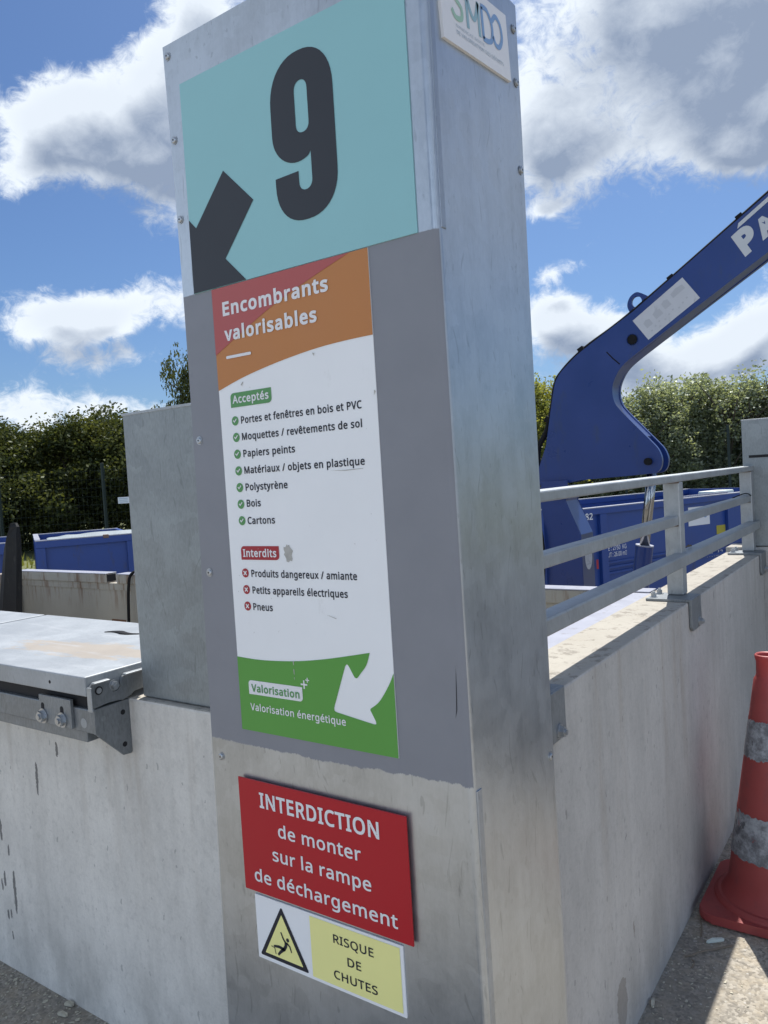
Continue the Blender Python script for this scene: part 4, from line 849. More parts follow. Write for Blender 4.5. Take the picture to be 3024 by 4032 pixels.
# hinge bracket at the deck's right end
hp = [(-.1125, .932), (-.060, .9385), (-.030, .9365), (-.022, .932), (.005, .9385), (.014, .9475), (.06, .9475), (.06, 1.000), (-.008, .9945), (-.018, .992), (-.022, .984), (-.024, .970), (-.034, .9595),
      (-.048, .9595), (-.056, .968), (-.058, .986), (-.064, .9955), (-.104, .9935), (-.1115, .988)]
m = MB(); m.prism(hp, lambda y, z: (-1.0365, y, z), lambda y, z: (-1.0285, y, z), .0012); hb = m.build('hinge_bracket', G_STEEL, dk)
for lo_, hi_ in (((-1.036, -.1165, .9270), (-1.0185, -.1120, .9880)), ((-1.0285, -.108, .9940), (-1.014, -.063, .9985)), ((-1.0285, -.018, .9955), (-1.014, .055, 1.0005))): MB().box(lo_, hi_, .0015, 1).build('bracket_flange', G_RAIL, hb)
hexbolt(hb, (-1.034, -.0415, .975), (1, 0, 0), .0105, .009)
MB().tube([(-1.028, -.088, .974), (-1.0265, -.088, .974)], .0105, 18).build('pin_hole', DARK, hb)
MB().tube([(-1.0275, -.088, .974), (-1.0255, -.088, .974)], .0072, 18).build('pin', BOLT, hb)
# thin black curved strip on the deck
m = MB(); pts = smooth_line([(-1.522, .281), (-1.495, .296), (-1.465, .297), (-1.435, .288), (-1.40, .288), (-1.36, .304)], 5)
lo = []; n = len(pts)
for i, (x, y) in enumerate(pts):
    w = .013*math.sin(math.pi*min(1, (i+.3)/n*1.05))**.7+.0006; zz = 1.0138
    lo.append([m.b.verts.new(c) for c in ((x, y-w, zz), (x, y+w, zz), (x, y+w, zz+.0012), (x, y-w, zz+.0012))])
for a_, b_ in zip(lo, lo[1:]):
    for k in range(4): m.b.faces.new((a_[k], a_[(k+1) % 4], b_[(k+1) % 4], b_[k]))
m.b.faces.new(lo[0]); m.b.faces.new(lo[-1][::-1])
tag(m.build('black_strip', RUBBER, origin=(-1.44, .29, 1.013), smooth=True), 'thin black curved strip lying on the sunlit metal deck', 'scrap')

# ------------------------------------------------------------------ railing on the right wall
rl = thing('safety_railing', (-.06, 1.5, .98), 'galvanised three-bar railing bolted on top of the right concrete wall', 'railing')
ZT = .983
for y in (.297, 1.525, 2.868):
    MB().box((-.087, y-.027, ZT+.010), (-.033, y+.027, 1.378), .004, 2).build('post', G_RAIL, rl)
    m = MB(); yy = y-.045
    m.box((-.137, yy-.066, ZT+.0005), (.0035, yy+.066, ZT+.0095), .0012, 1)
    m.prism([(yy-.066, .900), (yy-.054, .886), (yy+.056, .886), (yy+.066, .900), (yy+.066, ZT+.0085), (yy-.066, ZT+.0085)], lambda a_, z: (.0012, a_, z), lambda a_, z: (.0112, a_, z), .002)
    br = m.build('bracket', G_STEEL, rl)
    hexbolt(br, (.0112, yy+.030 if y > .5 else yy+.028, .905), (1, 0, 0), .0115, .010)
    hexbolt(br, (-.118, yy-.035, ZT+.0095), (0, 0, 1), .010, .012); hexbolt(br, (-.118, yy+.035, ZT+.0095), (0, 0, 1), .010, .012)
MB().box((-.092, -.0, 1.3785), (-.030, 3.30, 1.4035), .004, 2).build('top_rail', G_RAIL, rl)
MB().box((-.080, .0, 1.231), (-.040, 1.4975, 1.2635), .004, 2).build('mid_rail', G_RAIL, rl)
MB().box((-.080, 1.5525, 1.231), (-.040, 2.8405, 1.2635), .004, 2).build('mid_rail', G_RAIL, rl)
MB().box((-.062, .0, 1.097), (-.010, 2.897, 1.1365), .005, 2).build('low_rail', G_RAIL, rl)
WELD = paint('rusty_weld', (.13, .085, .06), .7, .4, 60)
for y in (1.525, 2.868):
    for p0, p1 in (((-.087, y-.0275, 1.3765), (-.033, y-.0275, 1.3765)), ((-.080, y-.0275, 1.2300), (-.040, y-.0275, 1.2300)), ((-.032, y-.027, 1.0955), (-.032, y+.027, 1.0955))):
        MB().tube([p0, ((p0[0]*.6+p1[0]*.4), (p0[1]*.6+p1[1]*.4), p0[2]+.0006), p1], [.0026, .0034, .0024], 7).build('weld_bead', WELD, rl)
# a bent scrap of wire caught on the railing and a leaf on the low rail
tag(MB().tube(smooth_line([(-.075, 2.60, 1.2640), (-.05, 2.72, 1.276), (-.042, 2.80, 1.272), (-.036, 2.86, 1.255)], 6), .0025, 6).build('wire_scrap', RUBBER, origin=(-.05, 2.7, 1.264)), 'thin black wire scrap hooked over the middle bar at the far post', 'wire')
m = MB(); m.prism([(0, 0), (.05, .012), (.09, .004), (.13, .008), (.08, .018), (.03, .016)], lambda a_, b_: (-.055+b_*.8, 1.575+a_, 1.1375+.012*math.sin(a_*24)), lambda a_, b_: (-.055+b_*.8, 1.575+a_, 1.1395+.012*math.sin(a_*24)))
tag(m.build('dry_leaf', paint('dry_leaf', (.13, .10, .07), .9), origin=(-.05, 1.6, 1.137)), 'brown dry leaf lying on the lowest railing bar', 'leaf')

# ------------------------------------------------------------------ traffic cone
CX, CY = .224, 1.448
def cone_material():
    m, t, p = mat('cone_plastic'); c = t.pos(); n = t.noise(c, 16, 5, .6)
    base = t.mix(n, (.38, .066, .064), (.50, .11, .10))
    base = t.mix(t.m('MULTIPLY', t.ss(t.noise(t.scale(c, (1, 1, .4)), 26, 7, .7), .50, .70), .5), base, (.20, .075, .08))
    setp(t, p, col=base, rough=.48); setp(t, p, **{'Subsurface Weight': .0})
    tl = t.node('ShaderNodeBsdfTranslucent'); tl.inputs[0].default_value = (.55, .06, .06, 1)
    mx_ = t.node('ShaderNodeMixShader'); mx_.inputs[0].default_value = .34
    o = [k for k in t.n if k.type == 'OUTPUT_MATERIAL'][0]
    t.l.new(p.outputs[0], mx_.inputs[1]); t.l.new(tl.outputs[0], mx_.inputs[2]); t.l.new(mx_.outputs[0], o.inputs[0])
    return m
def band_material():
    m, t, p = mat('worn_reflective_band'); c = t.pos()
    n = t.noise(c, 30, 7, .72); n2 = t.noise(t.scale(c, (1, 1, .6)), 16, 8, .75)
    base = t.mix(t.ss(n, .35, .68), (.12, .12, .13), (.36, .37, .39))
    base = t.mix(t.ss(n2, .575, .62), base, (.09, .09, .10))
    base = t.mix(t.ss(t.noise(t.scale(c, (1, 1, .5)), 21, 8, .72), .61, .63), base, (.30, .035, .04))
    setp(t, p, col=base, rough=.5, nrm=t.bump(n, .3, .004)); return m
CONE, BAND = cone_material(), band_material()
cone = thing('traffic_cone', (CX, CY, 0), 'red and white traffic cone with worn bands standing by the right wall', 'traffic cone')
def cr(z): return .1415-(z-.08)*.1372/.60*.66
m = MB()
prof = [(.165, .046), (.158, .052), (.150, .066), (cr(.10)+.002, .085)]+[(cr(z), z) for z in (.12, .2, .3, .4, .5, .6, .7, .745)]+[(.036, .752), (.0335, .760), (.0325, .80), (.036, .812), (.0365, .820), (.033, .824), (.029, .818), (.028, .77), (.036, .72), (.06, .55), (.1, .3), (.13, .10)]
m.lathe((CX, CY), prof, 64); m.build('body', CONE, cone, smooth=True)
m = MB(); hs = .2
pts = rrect(CX-hs, CY-hs, CX+hs, CY+hs, .045, 7)
m.prism(pts, lambda x, y: (x, y, .006), lambda x, y: (x, y, .034), .007); m.lathe((CX, CY), [(.185, .0335), (.182, .040), (.172, .047), (.160, .048)], 64)
m.build('base', CONE, cone)
rnd = random.Random(5)
def band(z0, z1):
    m = MB(); n = 96; rows = []
    for f in (0, .12, .3, .5, .7, .88, 1):
        ring = []
        for k in range(n):
            j = (rnd.uniform(-.004, .004) if f in (0, 1) else 0); z = z0+(z1-z0)*f+j
            ring.append(m.b.verts.new((CX+(cr(z)+.0016)*math.cos(k*math.tau/n), CY+(cr(z)+.0016)*math.sin(k*math.tau/n), z)))
        rows.append(ring)
    for a_, b_ in zip(rows, rows[1:]):
        for k in range(n): m.b.faces.new((a_[k], a_[(k+1) % n], b_[(k+1) % n], b_[k]))
    m.build('reflective_band', BAND, cone, smooth=True)
band(.500, .618); band(.185, .325)

# ------------------------------------------------------------------ cream skip under the deck
sk = thing('skip_container', (-3.4, 1.6, -1.3), 'rusty cream open-top container below the unloading deck', 'container', 'containers in the lower yard')
def cream():
    X0, X1, Y0, Y1, Z0, Z1 = -6.25, -.48, .50, 2.72, -1.3, .805
    MB().box((X0, Y0, Z0), (X1, Y1, Z0+.12)).build('floor', CREAM, sk)
    MB().box((X0, Y0, Z0+.1205), (X1, Y0+.06, Z1-.09)).build('side_wall', CREAM, sk)
    w = MB(); w.box((X0, Y1-.05, Z0+.1205), (X1, Y1, Z1-.13)).build('side_wall', CREAM, sk)
    MB().box((-4.9002, Y1-.062, Z1-.066), (-4.8985, Y1+.024, Z1-.008)).build('rim_hollow_shade', DARK, sk)  # dark sheet on the solid rim end paints the shade of its hollow
    for x0, x1 in ((X0, -4.90), (-4.755, X1)):
        MB().box((x0, Y1-.075, Z1-.075), (x1, Y1+.035, Z1), .006, 2).build('top_rim', [CREAM], sk)
        MB().box((x0, Y1-.078, Z1-.0002), (x1, Y1+.037, Z1+.006), .002, 1).build('rim_cap', RIM, sk)
    MB().box((X0, Y1-.06, Z1-.1295), (X1, Y1+.02, Z1-.0755)).build('side_ledge', CREAM, sk)
    MB().box((X1-.06, Y0+.0605, Z0+.1205), (X1, Y1-.08, Z1-.09)).build('end_wall', CREAM, sk)
    MB().box((X1-.085, Y0+.0605, Z1-.0895), (X1+.03, Y1-.082, Z1), .006, 2).build('end_rim', RIM, sk)
    MB().box((X0, Y0+.0605, Z0+.1205), (X0+.06, Y1-.08, Z1-.09)).build('end_wall', CREAM, sk)
    MB().box((X0-.03, Y0+.0605, Z1-.0895), (X0+.08, Y1-.082, Z1-.002), .006, 2).build('end_rim', CREAM, sk)
    MB().box((X0, Y0-.03, Z1-.0895), (X1, Y0+.06, Z1), .006, 2).build('top_rim', CREAM, sk)
    MB().box((-4.885, Y1-.0535, .41), (-4.70, Y1-.0495, .43)).build('rust_plate', paint('rust', (.16, .075, .04), .9, .3, 30), sk)
    sk2 = thing('skip_container', (-9.5, 1.6, -1.3), 'second cream container, at the left edge behind the charred board', 'container', 'containers in the lower yard')
    MB().box((-12.4, .5, -1.3), (-6.65, 2.66, .60)).build('body', CREAM, sk2)
    MB().box((-12.4, 2.58, .6002), (-6.65, 2.70, .735), .008, 2).build('top_rim', CREAM, sk2)
cream()
tag(MB().tube(smooth_line([(-4.48, 2.79, .82), (-4.50, 2.72, .836), (-4.535, 2.63, .815), (-4.565, 2.615, .70), (-4.585, 2.61, .45), (-4.60, 2.60, .15), (-4.60, 2.60, -.4)], 6), .012, 8).build('cable', RUBBER, origin=(-4.5, 2.65, .8), smooth=True),
    'dark cable hanging over the rim inside the cream container', 'cable')
m = MB()
def ring(z, x0, x1, y0, y1): return [(x0, y0, z), (x0+(x1-x0)*.45, y0-.03, z), (x1, y0, z), (x1+.01, y1, z), (x0, y1, z)]
RG = [ring(-1.15, -5.52, -5.26, 1.98, 2.02), ring(.25, -5.43, -5.165, 1.98, 2.02), ring(.60, -5.35, -5.10, 1.98, 2.02), ring(1.08, -5.20, -5.035, 1.98, 2.02), ring(1.17, -5.155, -5.025, 1.98, 2.02), ring(1.255, -5.095, -5.025, 1.99, 2.015), ring(1.285, -5.075, -5.040, 1.995, 2.01)]
vs = [[m.b.verts.new((x+random.uniform(-.01, .01), y, z)) for x, y, z in r_] for r_ in RG]
for a_, b_ in zip(vs, vs[1:]):
    for k in range(5): m.b.faces.new((a_[k], a_[(k+1) % 5], b_[(k+1) % 5], b_[k]))
m.b.faces.new(vs[-1]); m.b.faces.new(vs[0][::-1])
tag(m.build('charred_board', CHAR, origin=(-5.3, 2.02, -1.15)), 'blackened timber board leaning in the cream container', 'board')

# ------------------------------------------------------------------ blue containers
def blue_container(P0, d, L, Wd, top, label, posts, under=.09, ribs=()):
    """P0: near top corner of the visible side, d: along it; the container lies behind that side"""
    d = Vector((d[0], d[1], 0)).normalized(); n = Vector((d.y, -d.x, 0))        # n: outwards, towards the viewer
    up = Vector((0, 0, 1)); P = Vector((P0[0], P0[1], 0)); zb = -1.3
    t = thing('blue_container', P+d*L/2-n*Wd/2+up*zb, label, 'container', 'containers in the lower yard')
    ax = (d, n, up)
    def bx(name, a0, a1, b0, b1, z0, z1, mt, bev=.0, parent=None):
        return MB().obox(P+d*(a0+a1)/2+n*(b0+b1)/2+up*(z0+z1)/2, ax, ((a1-a0)/2, (b1-b0)/2, (z1-z0)/2), bev).build(name, mt, parent or t)
    w = bx('side_wall', 0, L, -.06-.045, -.045, zb+.16, top-under, BLUE_C)
    for (z0, z1) in ribs: bx('rib', .75, L-.8, -.0449, -.01, z0, z1, BLUE_C, .008, w)
    bx('side_wall', 0, L, -Wd, -Wd+.06, zb+.16, top-under, BLUE_C)
    bx('end_wall', 0, .06, -Wd+.0605, -.1055, zb+.16, top-.002, BLUE_C); bx('end_wall', L-.06, L, -Wd+.0605, -.1055, zb+.16, top-.002, BLUE_C)
    bx('floor', 0, L, -Wd, -.02, zb, zb+.155, BLUE_C)
    bx('top_rail', 0, L, -.11, .012, top-under+.0005, top-.0125, BLUE_C, .006)
    bx('top_rail', 0, L, -Wd-.01, -Wd+.09, top-under+.0005, top-.0125, BLUE_C, .006)
    bx('rim_cap', 0, L, -.105, .008, top-.012, top+.004, RIM, .002); bx('rim_cap', 0, L, -Wd-.008, -Wd+.085, top-.012, top+.004, RIM, .002)
    bx('rim_cap', -.004, .075, -Wd+.0855, -.1055, top-.001, top+.012, RIM, .002)
    for a0, a1 in posts: bx('post', a0, a1, -.0445, .010, zb+.156, top-under-.0005, BLUE_C, .006)
    return t, Face(P, d, n), n, bx
tB, FBc, nB, bxB = blue_container((-3.38, 9.0), (1.45, 3.8), 6.1, 2.35, .855, 'blue open container with white stencilled weights, behind the crane and railing', ((0, .13), (.62, .76), (3.78, 3.95), (5.95, 6.1)), .10, ((.015, .05), (-.06, -.02), (-.14, -.1)))
q = -.043
text('stencil', FBc, '382', .215, .455, .690, .785, WHITE2, tB, .014, .02)
for b, z in (('PTC  : 16100  KG', .300), ('TARE : 2750  KG', .205), ('VOLUT : 26.00 m³', .110)): text('stencil', FBc, b, .68, 1.225, z, z+.065, WHITE2, tB, q, .008)
text('stencil', FBc, 'M.21', 3.22, 3.66, -.15, -.05, WHITE2, tB, q, .004)
dc = flat('operator_sticker', FBc, [[(2.762, .395), (3.335, .390), (3.340, .690), (2.765, .695)]], WHITE2, tB, -.040)
text('sticker_lettering', FBc, 'SM', 2.80, 3.02, .505, .63, MTEAL, dc, -.0392, .02); text('sticker_lettering', FBc, 'DO', 3.05, 3.27, .505, .63, MBLUE, dc, -.0392, .02)
flat('yellow_sticker', FBc, [[(3.515, .20), (3.765, .20), (3.765, .345), (3.515, .345)]], print_mat('sticker_yellow', (.42, .36, .05), .5, .9), tB, -.040)
flat('red_sticker', FBc, [[(.485, -.02), (.53, -.02), (.53, .115), (.485, .115)]], REDT, tB, .013)
bxB('folded_net', .05, 1.9, -2.3, -2.2, .865, .93, RIM, .01)
for k in range(24): bxB('net_cleat', 2.45+k*.062, 2.495+k*.062, -.10, -.06, .861, .885, RIM)
m = MB(); c = FBc.o+FBc.u*3.95+FBc.n*-.3+Vector((0, 0, .875)); m.obox(c, (FBc.u, FBc.n, Vector((0, 0, 1))), (.28, .16, .03), .02); m.build('folded_sheet', PLAS, tB)

tL, FLc, nL, bxL = blue_container((-9.974, 5.044), (.5, .866), 1.40, 2.4, .852, 'blue container end with recessed panel, standing behind the cream container', ((0, .135), (1.275, 1.40)), .112)
text('stencil', FLc, '15100', .338, .426, .312, .360, WHITE2, tL, -.043, .01); text('stencil', FLc, 'KG', .478, .532, .312, .360, WHITE2, tL, -.043, .01)
m = MB(); e, nn = FLc.u, FLc.n     # crumpled tarpaulin lying over the top edge
tp = smooth_line([(.165, .868), (.20, .888), (.32, .893), (.44, .922), (.60, .912), (.74, .930), (.90, .936), (1.15, .930), (1.39, .926)], 4)
va = [[m.b.verts.new(FLc(a_, (.857+(z-.857)*.62) if k else .857, -.0-.09*k-.004*math.sin(a_*19+k))) for k in range(4)] for a_, z in tp]
for r0, r1 in zip(va, va[1:]):
    for k in range(3): m.b.faces.new((r0[k], r1[k], r1[k+1], r0[k+1]))
tag(m.build('tarpaulin', paint('tarpaulin', (.26, .30, .32), .6, .2, 12), origin=FLc(.8, .86, 0)), 'crumpled pale tarpaulin on the rim of the left blue container', 'tarpaulin')
bxL('rim_hook', .94, 1.02, -.03, .03, .815, .868, paint('hook_rust', (.20, .13, .10), .8), .008)
tF, FFc, nF, bxF = blue_container((-11.46, 3.05), (.52, .85), 2.17, 2.3, .85, 'blue container with pale rim at the left edge of the photo', ((0, .12), (2.03, 2.17)), .17)
bxF('pale_panel', 1.25, 1.62, -.044, -.02, -.3, .52, RIM, .01)

# ------------------------------------------------------------------ compactor crane
cr_ = thing('compactor_crane', (-1.45, 4.1, -1.3), 'dark blue hydraulic loader arm with white letters, rising behind the railing', 'crane')
YC, TH = 4.0, .19
arm = smooth_line([(-.9, 2.453), (-1.254, 2.251), (-1.37, 2.165), (-1.428, 2.112), (-1.465, 2.055), (-1.490, 1.965)], 5)
und = smooth_line([(-.788, 2.238), (-.940, 2.143), (-1.010, 2.082), (-1.055, 2.000), (-1.064, 1.930), (-1.050, 1.865), (-1.015, 1.812), (-.960, 1.747)], 6)
tip = smooth_line([(-.831, 1.601), (-.785, 1.545), (-.764, 1.500), (-.757, 1.460), (-.764, 1.418), (-.782, 1.390), (-.810, 1.376)], 5)
body = [(1.15, 3.84), (-.072, 3.011)] + arm + [(-1.513, 1.853), (-1.556, 1.613), (-1.625, 1.456), (-1.66, 1.33), (-1.42, 1.338), (-1.325, 1.356), (-.987, 1.368)] + tip[::-1] + und[::-1] + [(-.084, 2.665), (1.15, 3.455)]
for y0_, y1_ in ((YC, YC+.032), (YC+TH-.032, YC+TH)):
    m = MB(); m.prism(body, lambda x, z: (x, y0_, z), lambda x, z: (x, y1_, z), .004); m.build('cheek_plate', BLUE, cr_)
core = [(1.15, 3.832), (-.072, 3.003)] + [(x+.006, z-.008) for x, z in arm] + [(-1.505, 1.853), (-1.548, 1.613), (-1.615, 1.456), (-1.65, 1.34), (-1.42, 1.346), (-1.325, 1.364), (-.915, 1.378), (-.862, 1.628)] + [(x-.004, z-.004) for x, z in und[::-1]] + [(-.084, 2.672), (1.15, 3.462)]
m = MB(); m.prism(core, lambda x, z: (x, YC+.0325, z), lambda x, z: (x, YC+TH-.0325, z)); m.build('arm', BLUE, cr_)
FA = Face((0, YC, 0), (1, 0, 0), (0, -1, 0))
# weld seam and lower flange line
flat('weld_seam', FA, [limb([(-1.09, 2.213), (-1.05, 2.165), (-1.005, 2.12)], [.004]*3)], RUBBER, cr_, .001)
m = MB(); lug = smooth_line([(-.925, 2.435), (-.951, 2.50), (-.935, 2.555), (-.895, 2.583), (-.860, 2.575), (-.79, 2.53)], 6)
hol = arc(-.888, 2.522, .034, .036, 0, 360, 24)[:-1]
cu = bpy.data.curves.new('c', 'CURVE'); cu.dimensions = '2D'; cu.fill_mode = 'BOTH'; cu.extrude = 1.2
for lp in (lug, hol):
    s_ = cu.splines.new('POLY'); s_.points.add(len(lp)-1); s_.use_cyclic_u = True
    for a_, (x, z) in zip(s_.points, lp): a_.co = (x*100, z*100, 0, 1)
me = curve_mesh(cu)
for v in me.vertices: v.co = (v.co.x/100, YC+.06+v.co.z/100, v.co.y/100)
m.b.free(); emit('lifting_eye', me, BLUE, cr_)
m = MB(); m.tube([(-.914, YC-.004, 2.270), (-.914, YC+.002, 2.270)], .033, 28); hl = m.build('port', RUBBER, cr_)
MB().tube([(-.914, YC-.009, 2.270), (-.914, YC-.003, 2.270)], [.036, .033], 28, cap=False).build('port_ring', BLUE, hl)
MB().tube([(-.843, YC-.035, 1.457), (-.843, YC+TH+.03, 1.457)], .024, 20).build('pin', RUBBER, cr_)
lp_ = flat('data_plate', FA, [[(-.906, 2.392), (-.809, 2.252), (-.479, 2.465), (-.580, 2.612)]], LABEL, cr_, .0015)
def on_plate(u, v):
    return (-.906+(-.809+.906)*(1-v)+(-.580+.906)*u, 2.392+(2.252-2.392)*(1-v)+(2.612-2.392)*u)
GREYP = paint('faded_print', (.42, .43, .46), .6)
fig = []
for (u0, u1, v0, v1) in ((.70, .93, .62, .80), (.50, .62, .48, .74), (.30, .44, .42, .66), (.10, .22, .38, .62)):
    fig.append(flat('l', FA, [[on_plate(u0, v0), on_plate(u1, v0), on_plate(u1, v1), on_plate((u0+u1)/2, v1+.06), on_plate(u0, v1)]], GREYP, lp_, .0022))
for k in range(9):
    u, v = .12+.09*k, .16+.05*(k % 3); fig.append(flat('l', FA, [[on_plate(u, v), on_plate(u+.03, v), on_plate(u+.03, v+.06), on_plate(u, v+.06)]], GREYP, lp_, .0022))
merge('pictograms', fig)
# white letters along the arm
dA = Vector((.806, .592)); nA = Vector((-.592, .806))
FAL = Face((-.205, YC, 2.655), (dA.x, 0, dA.y), (0, -1, 0), (-.53, 0, .848))
LW = paint('arm_letters', (.50, .52, .54), .5)
text('letter', FAL, 'P', .0, .118, .008, .165, LW, cr_, .0015, .06, shear=.05)
text('letter', FAL, 'A', .125, .255, .008, .128, LW, cr_, .0015, .055)
flat('letter_bar', FAL, [[(.062, .175), (.40, .165), (.40, .188), (.085, .197)]], LW, cr_, .0015)
# cable bundle along the back of the arm with clips
hose = smooth_line([(1.15, 3.853), (-.072, 3.022), (-.9, 2.465), (-1.254, 2.263), (-1.43, 2.123), (-1.485, 2.03), (-1.522, 1.86), (-1.57, 1.72), (-1.64, 1.60), (-1.65, 1.47)], 6)
MB().tube([(x, YC+.05, z) for x, z in hose], .020, 10).build('hose', RUBBER, cr_, smooth=True)
for x, z, s_ in ((-.655, 2.625, .592), (-.235, 2.912, .592), (-1.275, 2.255, .55), (-1.548, 1.80, 1.4)):
    MB().obox((x, YC+.05, z), (Vector((math.cos(math.atan(s_)), 0, math.sin(math.atan(s_)))), Vector((0, 1, 0)), Vector((-math.sin(math.atan(s_)), 0, math.cos(math.atan(s_))))), (.022, .035, .022), .003).build('clip', RUBBER, cr_)
# column
m = MB(); m.prism([(-1.583, -1.3), (-1.326, -1.3), (-1.326, .975), (-1.428, 1.215), (-1.40, 1.32), (-1.64, 1.32), (-1.60, 1.10)], lambda x, z: (x, YC-.02, z), lambda x, z: (x, YC+.22, z), .005); co = m.build('column', BLUE, cr_)
MB().box((-1.60, YC-.035, 1.228), (-1.40, YC-.0205, 1.36), .004, 1).build('hinge_block', BLUE, cr_)
FC = Face((-1.326, YC+.1, 0), (0, 1, 0), (1, 0, 0))
st = flat('round_sticker', FC, [[(.005+.07*math.cos(a_*math.tau/28), .80+.085*math.sin(a_*math.tau/28)) for a_ in range(28)]], LABEL, co, .001)
merge('sticker_print', [flat('l', FC, [limb(p_, [.005]*len(p_))], GREYP, st, .0018) for p_ in ([(-.03, .83), (-.03, .77)], [(0, .84), (0, .78), (.03, .76)], [(-.045, .755), (.05, .755)], [(.03, .84), (.04, .80)])])
b0, b1, t1 = Vector((-.926, YC+.10, .885)), Vector((-1.225, YC+.10, -1.1)), Vector((-.843, YC+.10, 1.457))
MB().tube([b1, b0], .058, 24).build('cylinder', BLUE, cr_, smooth=False)
MB().tube([b0, t1], .033, 24).build('piston_rod', CHROME, cr_, smooth=True)
MB().tube([b0-(b0-b1).normalized()*.002, b0+(b0-b1).normalized()*.006], .060, 24).build('gland', RIM, cr_)
for k, off in enumerate((0, .03)):
    MB().tube(smooth_line([(-1.72-off, YC-.05, 1.22), (-1.615-off*.5, YC-.06, 1.03), (-1.595-off*.3, YC-.06, .85), (-1.61-off*.3, YC-.06, .62), (-1.66, YC-.06, .2)], 6), .012, 8).build('hose', RUBBER, cr_, smooth=True)

# ------------------------------------------------------------------ boundary fence
fdir = Vector((14, 9.9, 0)).normalized(); f0 = Vector((-17.0, 8.5, 0))
fence = thing('mesh_fence', f0+fdir*8, 'tall green mesh fence in front of the trees', 'fence')
n_p = 0
s0 = -5.0
while s0 < 34:
    p = f0+fdir*s0
    MB().box((p.x-.03, p.y-.03, -.15), (p.x+.03, p.y+.03, 2.22), .004, 1).build('post', FENCE, fence)
    w = MB(); sd = Vector((-fdir.y, fdir.x, 0))
    for z in [.05+.2*k for k in range(11)]:
        w.obox(p+fdir*1.225+Vector((0, 0, z)), (fdir, sd, Vector((0, 0, 1))), (1.18, .0018, .0018))
    for k in range(24):
        w.obox(p+fdir*(.06+k*.105)+Vector((0, 0, 1.08)), (fdir, sd, Vector((0, 0, 1))), (.0011, .0011, 1.06))
    w.build('mesh_panel', FENCE, fence)
    s0 += 2.45
c = Vector((-14.70, 10.12, 1.32))+Vector((fdir.y, -fdir.x, 0))*.05
m = MB(); m.obox(c, (fdir, Vector((fdir.y, -fdir.x, 0)), Vector((0, 0, 1))), (.13, .006, .075)); fs = thing('fence_sign', c, 'small white notice fixed to the fence, left of the plate', 'sign')
m.build('panel', WHITE2, fs); FFN = Face(c, fdir, Vector((fdir.y, -fdir.x, 0)))
merge('print', [flat('l', FFN, [[(-.10, z), (.10, z), (.10, z+.02), (-.10, z+.02)]], MGREY, fs, .008) for z in (-.05, -.01, .03)])

# ------------------------------------------------------------------ trees
def make_tree(seed, H, Rx, leafmat, label, n_cl=150, n_leaf=46, upright=False, trunk_h=.8, size=(.05, .10)):
    rnd = random.Random(seed)
    t = thing('broadleaf_tree' if not upright else 'upright_tree', (0, 0, 0), label, 'tree')
    m = MB()
    trunks = [(0, 0)] if not upright else [(rnd.uniform(-.5, .5), rnd.uniform(-.4, .4)) for _ in range(4)]
    tips = []
    for (tx, ty) in trunks:
        pts = [Vector((tx, ty, 0))]
        for k in range(1, 7): pts.append(Vector((tx*(1+k*.12)+rnd.uniform(-.12, .12)*k*.4, ty*(1+k*.12)+rnd.uniform(-.12, .12)*k*.4, H*.92*k/6)))
        m.tube(pts, [.12*(1-k/7.2)*(1 if not upright else .6) for k in range(7)], 7)
        for k in range(2, 6):
            for _ in range(3):
                a_ = rnd.uniform(0, 6.28); l = Rx*rnd.uniform(.5, .95)*(1-.3*k/6); el = .5 if not upright else 1.6
                q1 = pts[k]+Vector((math.cos(a_)*l, math.sin(a_)*l, l*el*rnd.uniform(.5, 1.2)))
                m.tube([pts[k], (pts[k]*.5+q1*.5)+Vector((0, 0, .1)), q1], [.035, .022, .008], 5); tips.append(q1)
    m.build('trunk', BARK, t, smooth=True)
    verts, faces = [], []
    for i in range(n_cl):
        # cluster centre inside an uneven envelope
        f = rnd.random(); z = trunk_h+(H-trunk_h)*f
        env = (math.sin(math.pi*min(1, .12+f*.86))**.55 if not upright else (1-.55*f**2.2))*Rx
        a_ = rnd.uniform(0, 6.283); lump = 1+.30*math.sin(3*a_+seed+f*3)+.24*math.sin(5*a_+f*9+seed*2)
        rr = env*lump*math.sqrt(rnd.uniform(.12, 1))
        c = Vector((math.cos(a_)*rr, math.sin(a_)*rr, z+rnd.uniform(-.1, .1)))
        if i < len(tips) and i < n_cl*.3: c = tips[i]
        if upright and f > .8: c.z += rnd.uniform(0, .35)
        if not upright and f > .7: c.z += .42*max(0, math.sin(2*a_+seed*1.7))*rnd.random()
        cs = rnd.uniform(.16, .36)*(1 if not upright else .62)
        for _ in range(int(n_leaf*rnd.uniform(.6, 1.3))):
            p = Vector((rnd.gauss(0, 1), rnd.gauss(0, 1), rnd.gauss(0, 1)))
            if p.length > 1.75: p *= 1.75/p.length*rnd.random()**.3
            p = c+Vector((p.x*cs, p.y*cs, p.z*cs*(.75 if not upright else 1.7)))
            n_ = Vector((rnd.gauss(0, 1), rnd.gauss(0, 1), rnd.gauss(.5, 1))).normalized(); u = n_.orthogonal().normalized()
            u = (Matrix.Rotation(rnd.uniform(0, 6.28), 3, n_) @ u); v = n_.cross(u); s_ = rnd.uniform(*size)
            b = len(verts); verts += [p-u*s_, p+v*s_*.55, p+u*s_, p-v*s_*.55]; faces.append((b, b+1, b+2, b+3))
    me = bpy.data.meshes.new('crown'); me.from_pydata(verts, [], faces)
    emit('crown', me, leafmat, t)
    return t
